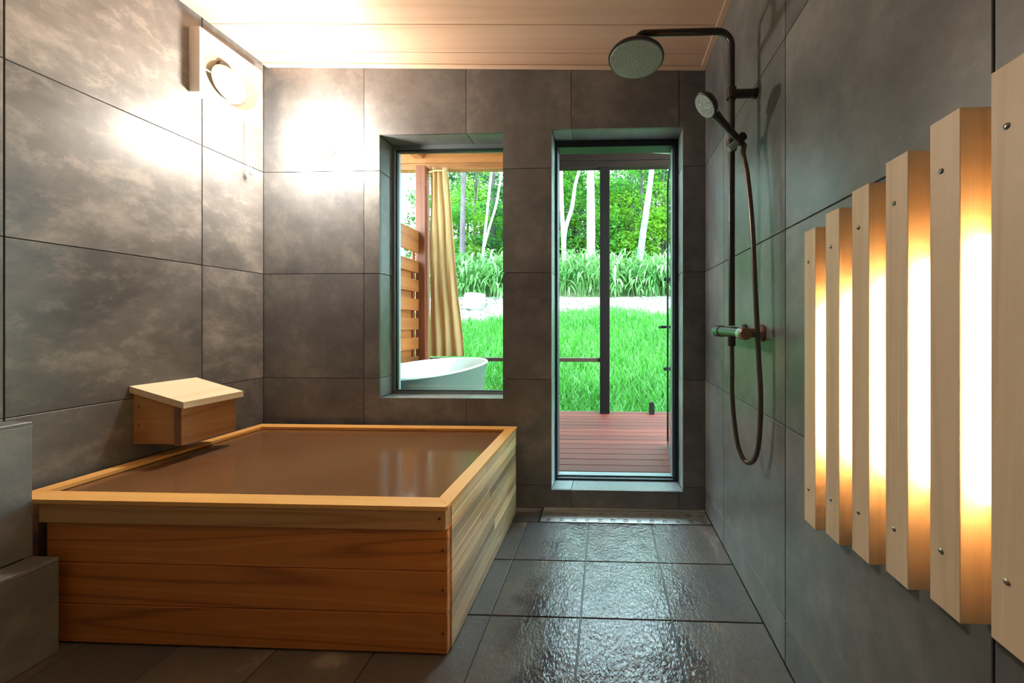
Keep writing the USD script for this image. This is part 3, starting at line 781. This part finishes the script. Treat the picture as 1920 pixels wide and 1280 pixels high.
# ------------------------------------------------------------------ the veranda
DZ = 0.085
dk = thing('wooden_deck', 'reddish brown plank deck outside the glass door', 'deck', loc=(-0.4, 3.1, DZ - 0.04))
y = 2.232
k = 0
while y < 3.93:
    obj('deck_board', bx(-2.30, 1.60, y + 0.0014, y + 0.1065 - 0.0014, DZ - 0.028, DZ, 0.003), 'deck_wood', dk)
    y += 0.1065
    k += 1
DY1 = y
for x in (-2.2, -1.6, -1.0, -0.4, 0.2, 0.8, 1.5):
    obj('joist', bx(x - 0.03, x + 0.03, 2.232, DY1 - 0.01, DZ - 0.13, DZ - 0.029), 'dark_post', dk, smooth=False)
obj('skirt_board', bx(-2.30, 1.60, DY1 - 0.009, DY1 + 0.016, DZ - 0.34, DZ - 0.002, 0.003), 'dark_rail', dk)
PYF = 3.835   # room-side face of the posts and the beam
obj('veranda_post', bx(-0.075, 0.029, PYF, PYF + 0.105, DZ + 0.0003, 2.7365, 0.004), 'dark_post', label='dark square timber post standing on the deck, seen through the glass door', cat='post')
obj('veranda_post', bx(-2.037, -1.932, PYF - 0.10, PYF + 0.004, DZ + 0.0003, 2.7365, 0.004), 'porch_wood_z', label='orange-brown timber corner post beside the canvas curtain', cat='post')
obj('handrail', bx(-1.99, -0.0755, PYF + 0.035, PYF + 0.075, 0.637, 0.678, 0.003), 'dark_rail', label='thin dark wooden rail across the veranda, left of the dark post', cat='rail')
bm = thing('veranda_beam', 'brown timber beam under the roof edge across the top of both openings', 'beam', loc=(-0.4, PYF + 0.06, 2.737))
for xa_, xb_, mm in ((-2.6, -0.80, 'porch_wood_x'), (-0.798, 1.9, 'shaded_beam')):  # door-side section is the same beam, its dimness painted into the colour
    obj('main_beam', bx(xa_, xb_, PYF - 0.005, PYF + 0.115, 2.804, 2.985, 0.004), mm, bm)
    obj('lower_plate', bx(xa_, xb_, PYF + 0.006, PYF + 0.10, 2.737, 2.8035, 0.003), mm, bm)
rf = thing('veranda_roof', 'timber veranda roof with pale rafters above the beam', 'roof', loc=(-0.4, 3.2, 2.986))
for x in np.arange(-2.45, 1.95, 0.44):
    obj('rafter', bx(x - 0.022, x + 0.022, 2.226, 4.10, 2.986, 3.075, 0.002), 'box_wood_y', rf)
for a in np.arange(2.226, 4.05, 0.183):
    obj('roof_board', bx(-2.75, 2.05, a + 0.001, a + 0.183 - 0.001, 3.0755, 3.093, 0.001), 'porch_wood_x', rf)
obj('roofing', bx(-2.78, 2.08, 2.2255, 4.10, 3.0935, 3.13), 'roof_dark', rf, smooth=False)
# the side screen of boards on the left
sc = thing('board_screen', 'orange-brown horizontal board screen closing the left end of the veranda', 'screen', loc=(-2.06, 3.0, DZ))
SXX = -2.0
for zc in (0.245, 0.445, 0.645, 0.845, 1.050, 1.250, 1.450, 1.650):
    obj('screen_board', bx(SXX - 0.022, SXX, 2.232, PYF - 0.102, zc - 0.062, zc + 0.062, 0.002), 'porch_wood_y', sc)
for zc in (0.145, 0.345, 0.545, 0.745, 0.948, 1.150, 1.350, 1.550):
    obj('back_board', bx(SXX - 0.062, SXX - 0.040, 2.232, PYF - 0.102, zc - 0.066, zc + 0.066, 0.002), 'porch_wood_y', sc)
obj('screen_board', bx(SXX - 0.022, SXX, 2.232, PYF - 0.102, 1.800, 2.030, 0.002), 'porch_wood_y', sc)
for yy in (2.5, 3.1, 3.66):
    obj('upright', bx(SXX - 0.040, SXX - 0.022, yy, yy + 0.04, DZ + 0.001, 2.03, 0.001), 'porch_wood_z', sc, smooth=False)
obj('side_beam', bx(SXX - 0.10, SXX, 2.226, PYF - 0.006, 2.850, 2.984, 0.004), 'porch_wood_y', label='brown beam along the left end of the veranda roof above the board screen', cat='beam')


def curtain():
    nu, nv = 60, 34
    v, f = [], []
    for j in range(nv):
        t = j / (nv - 1)
        z = 2.716 - t * (2.716 - 0.700)
        w = 0.183 + 0.184 * t ** 0.9
        xl = -1.911 + 0.004 * math.sin(t * 9)
        for i in range(nu):
            s = i / (nu - 1)
            amp = 0.021 * (1 - 0.35 * t)
            ph = s * 2 * PI * 3.4 + 0.5 * math.sin(t * 3)
            y = PYF - 0.040 + amp * math.sin(ph) + 0.006 * math.sin(t * 11 + s * 5)
            if t < 0.07:
                y += 0.012 * math.sin(s * 19) * (1 - t / 0.07)
            v.append((xl + w * s + 0.004 * math.sin(t * 13 + s * 8), y, z + (0.02 * math.sin(s * 8) if j == 0 else 0)))
    for j in range(nv - 1):
        for i in range(nu - 1):
            a = j * nu + i
            f += [(a, a + nu, a + 1), (a + 1, a + nu, a + nu + 1)]
    v = np.array(v)
    f = np.array(f)
    n = len(v)
    v2 = v + [0, 0.004, 0]
    allv = np.vstack([v, v2])
    edge = []
    ring = [i for i in range(nu)] + [j * nu + nu - 1 for j in range(1, nv)] + [(nv - 1) * nu + i for i in range(nu - 2, -1, -1)] + [j * nu for j in range(nv - 2, 0, -1)]
    for a, b in zip(ring, ring[1:] + ring[:1]):
        edge += [(a, b, b + n), (a, b + n, a + n)]
    return trimesh.Trimesh(allv, np.vstack([f, f[:, ::-1] + n, np.array(edge)]), process=False)


cu = thing('canvas_curtain', 'beige canvas curtain gathered and hanging from the veranda beam', 'curtain', loc=(-1.8, PYF - 0.04, 0.69))
obj('cloth', curtain(), 'curtain_cloth', cu, smooth=True)
obj('tie_strap', tube(catmull([(-1.908, PYF - 0.068, 2.674), (-1.825, PYF - 0.074, 2.688), (-1.735, PYF - 0.068, 2.690)], 6), 0.008, 8), 'curtain_cloth', cu)

# outdoor bathtub
ob = thing('outdoor_bathtub', 'white oval freestanding bathtub on the deck outside the window', 'bathtub', loc=(-1.46, 2.94, DZ))


def oval(ax, ay, z, n=72, p=2.35, dx=0.0):
    t = np.arange(n) * 2 * PI / n
    c, s = np.cos(t), np.sin(t)
    return np.stack([-1.46 + dx + ax * np.sign(c) * np.abs(c) ** (2 / p), 2.945 + ay * np.sign(s) * np.abs(s) ** (2 / p), np.full(n, z)], 1)


def loft(rings, close0=True, close1=True):
    n = len(rings[0])
    v = np.vstack(rings)
    f = []
    for i in range(len(rings) - 1):
        for j in range(n):
            k = (j + 1) % n
            f += [(i * n + j, i * n + k, (i + 1) * n + k), (i * n + j, (i + 1) * n + k, (i + 1) * n + j)]
    ends = []
    if close0:
        v = np.vstack([v, rings[0].mean(0)])
        f += [(len(v) - 1, (j + 1) % n, j) for j in range(n)]
    if close1:
        v = np.vstack([v, rings[-1].mean(0)])
        o = (len(rings) - 1) * n
        f += [(len(v) - 1, o + j, o + (j + 1) % n) for j in range(n)]
    return trimesh.Trimesh(v, f, process=False)


obj('outer_shell', loft([oval(0.30, 0.62, DZ + 0.0005), oval(0.31, 0.635, DZ + 0.02), oval(0.33, 0.665, 0.35), oval(0.355, 0.70, 0.60), oval(0.367, 0.722, 0.684), oval(0.352, 0.707, 0.684)], True, False), 'enamel_shaded', ob, smooth=40)
obj('basin', loft([oval(0.3525, 0.7075, 0.683), oval(0.370, 0.725, 0.6845), oval(0.374, 0.729, 0.692), oval(0.370, 0.725, 0.700), oval(0.358, 0.713, 0.701), oval(0.350, 0.705, 0.694), oval(0.325, 0.675, 0.50), oval(0.29, 0.62, 0.31), oval(0.2, 0.5, 0.27)], False, True), 'enamel_white', ob, smooth=60)

# small wedge standing on the deck edge
wd = Polygon([(PYF - 0.02, DZ + 0.0004), (PYF + 0.075, DZ + 0.0004), (PYF + 0.060, DZ + 0.118), (PYF + 0.020, DZ + 0.118)])
obj('door_stopper', ext(wd, 0.456, 0.505, 'x'), 'dark_post', smooth=False, label='small dark wedge-shaped block on the deck edge near the open door', cat='door stop')

# ------------------------------------------------------------------ the garden
GY = np.array([2.0, 3.9, 4.3, 4.7, 10.0, 11.6, 13.5, 18.0, 30.0, 45.0, 70.0])
GZ = np.array([-0.26, -0.26, -0.2, -0.05, 1.31, 1.86, 2.30, 2.9, 5.2, 8.0, 12.0])


def ground_z(x, y):
    x, y = np.asarray(x, float), np.asarray(y, float)
    p = np.stack([x * 0.5, y * 0.5, np.zeros_like(x)], -1)
    return np.interp(y, GY, GZ) + 0.10 * (meshkit.noise(p, 3) - 0.5) * np.clip((y - 4.2) / 2, 0, 1)


gx, gy = np.linspace(-30, 18, 97), np.concatenate([np.linspace(2.24, 14, 60), np.linspace(14.5, 70, 40)])
X_, Y_ = np.meshgrid(gx, gy)
V = np.stack([X_.ravel(), Y_.ravel(), ground_z(X_.ravel(), Y_.ravel())], 1)
nx, ny = len(gx), len(gy)
Fg = []
for j in range(ny - 1):
    for i in range(nx - 1):
        a = j * nx + i
        Fg += [(a, a + 1, a + nx + 1), (a, a + nx + 1, a + nx)]
obj('ground', trimesh.Trimesh(V, Fg, process=False), 'earth', smooth=True, kind='structure')


def blades(n, xr, yr, hr, w, seed, lean=0.5):
    r = np.random.default_rng(seed)
    y = yr[0] + (yr[1] - yr[0]) * r.random(n) ** 1.35
    x = r.uniform(xr[0], xr[1], n)
    x = x * (0.35 + 0.65 * y / yr[1])
    return x, y, r


# grass: blades bent over, only for what the two openings can see and a good way round
NB = 52000
x_, y_, r_ = blades(NB, (-9.0, 4.2), (4.15, 10.4), None, None, 11)
ok = meshkit.fbm(np.stack([x_ * 0.55, y_ * 0.55, x_ * 0], 1), 3, 5) > np.interp(y_, [4, 8.8, 9.6, 10.4], [0.0, 0.22, 0.52, 0.75])
x_, y_ = x_[ok], y_[ok]
n = len(x_)
h_ = r_.uniform(0.14, 0.34, n) * np.interp(y_, [4, 9, 10.4], [1, 0.95, 0.7])
an = r_.uniform(0, 2 * PI, n)
ln_ = r_.uniform(0.25, 0.9, n) * h_
b0 = np.stack([x_, y_, ground_z(x_, y_) - 0.01], 1)
dv = np.stack([np.cos(an), np.sin(an), np.zeros(n)], 1)
sd = np.stack([-np.sin(an), np.cos(an), np.zeros(n)], 1) * (r_.uniform(0.004, 0.009, n) * np.interp(y_, [4, 10], [1, 1.5]))[:, None]
mid = b0 + dv * (ln_ * 0.35)[:, None] + np.array([0, 0, 1]) * (h_ * 0.65)[:, None]
tip = b0 + dv * ln_[:, None] + np.array([0, 0, 1]) * h_[:, None]
gv = np.stack([b0 - sd, b0 + sd, mid + sd * 0.8, mid - sd * 0.8, tip], 1).reshape(-1, 3)
o = np.arange(n)[:, None] * 5
gf = np.concatenate([o + [0, 1, 2], o + [0, 2, 3], o + [3, 2, 4]], 0)
obj('grass', trimesh.Trimesh(gv, gf, process=False), 'grass_blade', smooth=False, label='bright green long grass on the slope behind the deck', cat='grass', kind='stuff')

# pale gravel strip above the grass
NG = 9000
r_ = np.random.default_rng(21)
gx_, gy_ = r_.uniform(-10, 4.5, NG), 9.0 + 2.7 * r_.random(NG) ** 0.7
sz = r_.uniform(0.02, 0.075, NG)
ico = trimesh.creation.icosahedron()
iv = ico.vertices
pts = np.stack([gx_, gy_, ground_z(gx_, gy_) + sz * 0.15], 1)
jit = 1 + 0.35 * (r_.random((NG, len(iv), 1)) - 0.5)
vv = (iv[None] * jit * (sz[:, None, None] * np.array([1.2, 1.0, 0.55])) + pts[:, None]).reshape(-1, 3)
ff = (ico.faces[None] + (np.arange(NG) * len(iv))[:, None, None]).reshape(-1, 3)
obj('gravel', trimesh.Trimesh(vv, ff, process=False), 'gravel', smooth=False, label='pale gravel and stones strip between the grass and the bamboo grass', cat='gravel', kind='stuff')


def boulder(name, at, size, seed, label):
    m = trimesh.creation.icosphere(4, 1.0)
    v = m.vertices
    d = np.abs(v).max(1, keepdims=True)
    v = v / d ** 0.55
    nn = meshkit.fbm(v * 1.7 + seed, 4, seed) - 0.5
    v = v * (1 + 0.35 * nn)[:, None]
    m.vertices = v * np.array(size) / 2 + np.array(at)
    obj(name, m, 'rock', smooth=35, label=label, cat='rock')


ry = 10.6
boulder('boulder', (-3.98, ry, float(ground_z(-3.98, ry)) + 0.22), (0.62, 0.5, 0.56), 4, 'pale block-shaped boulder on the gravel in front of the bamboo grass')

# ------------------------------------------------------------------ bamboo grass thicket (long drooping leaves)


def leaf_blade(L_, W_, droop, seg=4):
    """A long pointed leaf along +x that rises a little and then droops: strip of quads with a folded midrib."""
    t = np.linspace(0, 1, seg + 1)
    w = W_ * np.sin(PI * np.clip(t * 0.93 + 0.07, 0, 1)) ** 0.8
    w[-1] = 0.0006
    x = L_ * t * (1 - 0.18 * droop * t)
    z = L_ * (0.35 * t - (0.35 + droop) * t * t)
    up_ = 0.15 * w
    v = np.concatenate([np.stack([x, -w / 2, z + up_], 1), np.stack([x, 0 * x, z], 1), np.stack([x, w / 2, z + up_], 1)])
    k = seg + 1
    f = []
    for i in range(seg):
        f += [(i, i + 1, k + i + 1), (i, k + i + 1, k + i), (k + i, k + i + 1, 2 * k + i + 1), (k + i, 2 * k + i + 1, 2 * k + i)]
    return v, np.array(f)


def sasa_plant(r):
    vs, fs, nn = [], [], 0
    for s in range(r.integers(5, 8)):
        a = r.uniform(0, 2 * PI)
        hgt = r.uniform(0.7, 1.35)
        lean = r.uniform(0.05, 0.4)
        top = np.array([math.cos(a) * lean, math.sin(a) * lean, hgt])
        base = np.array([r.normal(0, 0.12), r.normal(0, 0.12), 0])
        st_ = tube([base, base + top * 0.5 + [0, 0, 0.05], base + top], [0.006, 0.005, 0.003], 4, False)
        vs.append(st_.vertices)
        fs.append(st_.faces + nn)
        nn += len(st_.vertices)
        for k in range(r.integers(6, 9)):
            t = r.uniform(0.35, 1.0)
            p = base + top * t
            v, f = leaf_blade(r.uniform(0.26, 0.50), r.uniform(0.05, 0.10), r.uniform(0.3, 1.1))
            aa = r.uniform(0, 2 * PI)
            R = trimesh.transformations.rotation_matrix(aa, [0, 0, 1])[:3, :3] @ trimesh.transformations.rotation_matrix(r.uniform(-0.5, 0.3), [0, 1, 0])[:3, :3]
            vs.append(v @ R.T + p)
            fs.append(f + nn)
            nn += len(v)
    return np.vstack(vs), np.vstack(fs)


rsa = np.random.default_rng(31)
kinds = [sasa_plant(rsa) for _ in range(7)]
vs, fs, nn = [], [], 0
for k in range(270):
    y = 11.5 + 3.4 * rsa.random() ** 1.2
    x = rsa.uniform(-0.80, 0.36) * y
    v, f = kinds[rsa.integers(7)]
    a = rsa.uniform(0, 2 * PI)
    s = rsa.uniform(0.8, 1.25)
    R = trimesh.transformations.rotation_matrix(a, [0, 0, 1])[:3, :3] * s
    vs.append(v @ R.T + [x, y, float(ground_z(x, y)) - 0.02])
    fs.append(f + nn)
    nn += len(v)
obj('bamboo_grass', trimesh.Trimesh(np.vstack(vs), np.vstack(fs), process=False), 'sasa_leaf', smooth=False, label='thicket of low bamboo grass with long drooping leaves at the forest edge', cat='bamboo grass', kind='stuff')

# ------------------------------------------------------------------ trees


def leaf_cloud(centers, radii, count, size, seed, flat=0.6):
    r = np.random.default_rng(seed)
    c = np.array(centers)
    idx = r.integers(len(c), size=count)
    d = r.normal(size=(count, 3))
    d /= np.linalg.norm(d, axis=1, keepdims=True)
    p = c[idx] + d * (np.array(radii)[idx] * r.random(count) ** 0.45)[:, None] * np.array([1, 1, flat])
    a = r.uniform(0, 2 * PI, count)
    tl = r.normal(0, 0.45, (count, 2))
    u = np.stack([np.cos(a), np.sin(a), tl[:, 0]], 1)
    u /= np.linalg.norm(u, axis=1, keepdims=True)
    w = np.stack([-np.sin(a), np.cos(a), tl[:, 1]], 1)
    s = (size * r.uniform(0.6, 1.3, count))[:, None]
    v = np.stack([p - u * s, p - w * s * 0.45, p + u * s, p + w * s * 0.45], 1).reshape(-1, 3)
    o = np.arange(count)[:, None] * 4
    return trimesh.Trimesh(v, np.concatenate([o + [0, 1, 2], o + [0, 2, 3]], 0), process=False)


def trunk_mesh(path, r0, r1, sides=14):
    p = catmull(path, 6)
    t = np.linspace(0, 1, len(p))
    rad = r0 + (r1 - r0) * t
    rad[0] *= 1.18
    m = tube(p, rad, sides)
    nn = meshkit.noise(m.vertices * [3, 3, 1.2], 2) - 0.5
    c = np.repeat(p, sides, 0)
    c = np.vstack([c, p[0], p[-1]])
    m.vertices = c + (m.vertices - c) * (1 + 0.22 * nn)[:, None]
    return m


def px_at(u, v, y):
    """Where a sight line of the survey meets the plane y."""
    r = np.array([math.cos(YAW), math.sin(YAW), 0.0])
    fw = np.array([-math.sin(YAW), math.cos(YAW), 0.0])
    d = fw + r * (u - PX) / F_PX + np.array([0, 0, 1.0]) * (PY - v) / F_PX
    return np.array([0, 0, CAM_H]) + d * (y / d[1])


def tree(name, label, y, line, width, barkm, leafm, seed, crown=(4.5, 9), nleaf=900, size=0.10, fork=None, height=8.0, spread=1.5, group=None):
    """line: two (x, z) points of the stem as surveyed, continued down to the ground and up into the crown."""
    (xa, za), (xb, zb_) = line
    dx = (xb - xa) / (zb_ - za)
    xg = xa
    for _ in range(4):
        zg = float(ground_z(xg, y))
        xg = xa + dx * (zg - za)
    g = np.array([xg, y, zg - 0.15])
    topz = zg + height
    xt = xb + dx * 0.6 * (topz - zb_)
    r = np.random.default_rng(seed)
    t = thing(name, label, 'tree', loc=(xg, y, zg), group=group)
    path = [g, (xa + dx * (zg + 1.2 - za), y, zg + 1.2), (xb, y, zb_), ((xb + xt) / 2 + r.uniform(-.2, .2), y + 0.1, (zb_ + topz) / 2), (xt, y + 0.2, topz)]
    meshes = [trunk_mesh(path, width / 2, 0.04)]
    if fork:
        meshes.append(trunk_mesh([np.array(q) for q in fork], width * 0.42, 0.04))
    # a few limbs
    cs, rad = [], []
    for k in range(9):
        z = zg + r.uniform(crown[0], height - 0.5)
        f_ = (z - zb_) / (topz - zb_)
        bxp = np.array([xb + (xt - xb) * max(f_, 0) if f_ > 0 else xa + dx * (z - za), y, z])
        a = r.uniform(0, 2 * PI)
        ln = spread * r.uniform(0.5, 1.1)
        e = bxp + [math.cos(a) * ln, math.sin(a) * ln, ln * r.uniform(0.15, 0.55)]
        meshes.append(tube([bxp, (bxp + e) / 2 + [0, 0, 0.08], e], [width * 0.14, width * 0.10, 0.012], 6, False))
        cs += [e, (bxp + e) / 2]
        rad += [r.uniform(0.7, 1.15), r.uniform(0.5, 0.8)]
    obj('trunk', meshes, barkm, t, smooth=50)
    obj('crown', leaf_cloud(cs, rad, nleaf, size, seed + 1), leafm, t, smooth=False)
    return t


def XZ(u, v, y):
    q = px_at(u, v, y)
    return (q[0], q[2])


yA = 14.6
f1 = [px_at(1057, 470, yA), px_at(1060, 430, yA), px_at(1072, 390, yA), px_at(1079, 345, yA), px_at(1086, 318, yA), px_at(1096, 250, yA + .2), px_at(1100, 160, yA + .4)]
tree('forked_tree', 'white-barked tree forked low into two stems, left of the dark deck post', yA, (XZ(1057, 470, yA), XZ(1052, 318, yA)), 0.24, 'bark_white', 'leaf_mid', 101, fork=f1, crown=(5.0, 9))
tree('pale_tree', 'thick white-barked tree just left of the dark deck post', 14.2, (XZ(1108, 480, 14.2), XZ(1107, 318, 14.2)), 0.48, 'bark_white', 'leaf_mid', 102, crown=(5.0, 9))
tree('leaning_tree', 'grey-white leaning tree seen right of the dark deck post', 14.4, (XZ(1200, 480, 14.4), XZ(1222, 318, 14.4)), 0.36, 'bark_grey', 'leaf_bright', 103, crown=(5.0, 9))
tree('brown_tree', 'straight purplish brown tree beside the curtain, seen through the window', 14.0, (XZ(867, 460, 14.0), XZ(870, 318, 14.0)), 0.26, 'bark_brown', 'leaf_bright', 104, crown=(5.0, 9))
tree('slender_tree', 'slender pale leaning tree near the right side of the window', 13.8, (XZ(907, 462, 13.8), XZ(922, 318, 13.8)), 0.11, 'bark_white', 'leaf_bright', 105, crown=(5.0, 9),
     fork=[px_at(908, 462, 13.8), px_at(918, 425, 13.8), px_at(930, 385, 13.8), px_at(938, 340, 13.9), px_at(948, 280, 14.0)])
tree('slender_tree', 'thin dark tree behind the grey-white leaning tree', 16.5, (XZ(1203, 440, 16.5), XZ(1204, 318, 16.5)), 0.16, 'bark_dark', 'leaf_mid', 106, crown=(5.0, 9))
tree('dark_tree', 'dark tree near the right edge of the window view', 17.0, (XZ(926, 450, 17.0), XZ(924, 318, 17.0)), 0.30, 'bark_dark', 'leaf_mid', 107, crown=(5.0, 9))
tree('pale_tree', 'pale tree filling the gap above the board screen', 10.5, (XZ(752, 430, 10.5), XZ(757, 280, 10.5)), 0.26, 'bark_white', 'leaf_deep', 108, crown=(5.0, 9))
tree('dark_tree', 'thin dark stem at the right edge of the doorway view', 17.5, (XZ(1241, 450, 17.5), XZ(1243, 318, 17.5)), 0.18, 'bark_dark', 'leaf_mid', 109, crown=(5.0, 9))

for k, (u, du, y, w) in enumerate(((888, 6, 19.0, 0.15), (903, -8, 21.5, 0.16), (860, 2, 23.0, 0.2), (1075, 3, 19.5, 0.18), (1165, -10, 20.5, 0.15), (1183, 5, 23.5, 0.2), (1228, 3, 19.8, 0.14), (1126, 1, 18.0, 0.2))):
    tree('slender_tree', 'thin dark trunk deep in the forest behind the pale trees', y, (XZ(u, 450, y), XZ(u + du, 318, y)), w, 'bark_dark', 'leaf_deep', 140 + k, crown=(5.0, 9), nleaf=350, height=8.5, group='thin dark trunks deep in the forest')

# understory: leafy young trees and bushes of the forest, three builds repeated with their own turn and size


def young_tree(seed, leafm, h, nleaf, label):
    r = np.random.default_rng(seed)
    t = thing('young_tree', label, 'tree', loc=(0, 0, 0), group=label.split(' tree')[0] + ' trees of the forest')
    ms, cs, rad = [tube(catmull([(0, 0, -0.2), (0.1, 0.05, h * 0.35), (-0.1, 0.1, h * 0.7), (0.1, 0, h)], 5), np.linspace(0.07, 0.015, 16), 8, False)], [], []
    for k in range(30):
        z = h * r.uniform(0.08, 1.0)
        a = r.uniform(0, 2 * PI)
        ln = r.uniform(0.4, 1.0) * 1.9 * (1 - 0.45 * z / h)
        b = np.array([0.05, 0.05, z * 0.96])
        e = b + [math.cos(a) * ln, math.sin(a) * ln, 0.25 * ln]
        ms.append(tube([b, (b + e) / 2 + [0, 0, 0.05], e], [0.02, 0.014, 0.006], 5, False))
        cs.append(e)
        rad.append(r.uniform(0.55, 1.0))
    obj('stem', ms, 'bark_dark', t, smooth=50)
    obj('foliage', leaf_cloud(cs, rad, nleaf, 0.088, seed + 3, flat=0.45), leafm, t, smooth=False)
    return t


LABS = ['yellow-green leafy young tree in the forest behind the bamboo grass', 'mid-green leafy young tree in the forest behind the bamboo grass', 'deep green leafy young tree in the forest behind the bamboo grass']
protos = [young_tree(201, 'leaf_bright', 4.6, 6000, LABS[0]), young_tree(202, 'leaf_mid', 5.2, 6400, LABS[1]), young_tree(203, 'leaf_deep', 5.8, 6400, LABS[2])]
rf_ = np.random.default_rng(77)
spots = []
for y0, y1_, nk in ((15.6, 17.8, 13), (19.5, 22, 14), (25, 29, 15)):
    for k in range(nk):
        y = rf_.uniform(y0, y1_)
        a = -0.86 + (k + rf_.uniform(0.15, 0.85)) * 1.24 / nk
        if not -0.66 < a < -0.50:          # a clearing to the left of the garden
            spots.append((a * y, y, y0))
used = [False] * 3
for k, (x, y, band) in enumerate(spots):
    q = int(rf_.choice(3, p=[0.45, 0.35, 0.20] if band < 23 else [0.25, 0.4, 0.35]))
    s = rf_.uniform(0.8, 1.2) * (1.0 if band < 19 else 1.15 if band < 24 else 1.35)
    z = float(ground_z(x, y))
    if not used[q]:
        used[q] = True
        xf = UsdGeom.Xformable(stage.GetPrimAtPath(protos[q]))
        xf.ClearXformOpOrder()
        stage.GetPrimAtPath(protos[q]).RemoveProperty('xformOp:translate')
    else:
        path = numbered('/World', 'young_tree')
        xp = UsdGeom.Xform.Define(stage, path)
        xp.GetPrim().GetReferences().AddInternalReference(protos[q])
        xp.GetPrim().SetInstanceable(True)
        tag(xp, LABS[q], 'tree', LABS[q].split(' tree')[0] + ' trees of the forest')
        xf = UsdGeom.Xformable(xp)
        xf.ClearXformOpOrder()
    m = Gf.Matrix4d(1.0)
    m.SetScale(float(s))
    rot = Gf.Matrix4d(1.0).SetRotate(Gf.Rotation(Gf.Vec3d(0, 0, 1), float(rf_.uniform(0, 360))))
    tr = Gf.Matrix4d(1.0).SetTranslate(Gf.Vec3d(float(x), float(y), z))
    xf.AddTransformOp(opSuffix='place').Set(m * rot * tr)
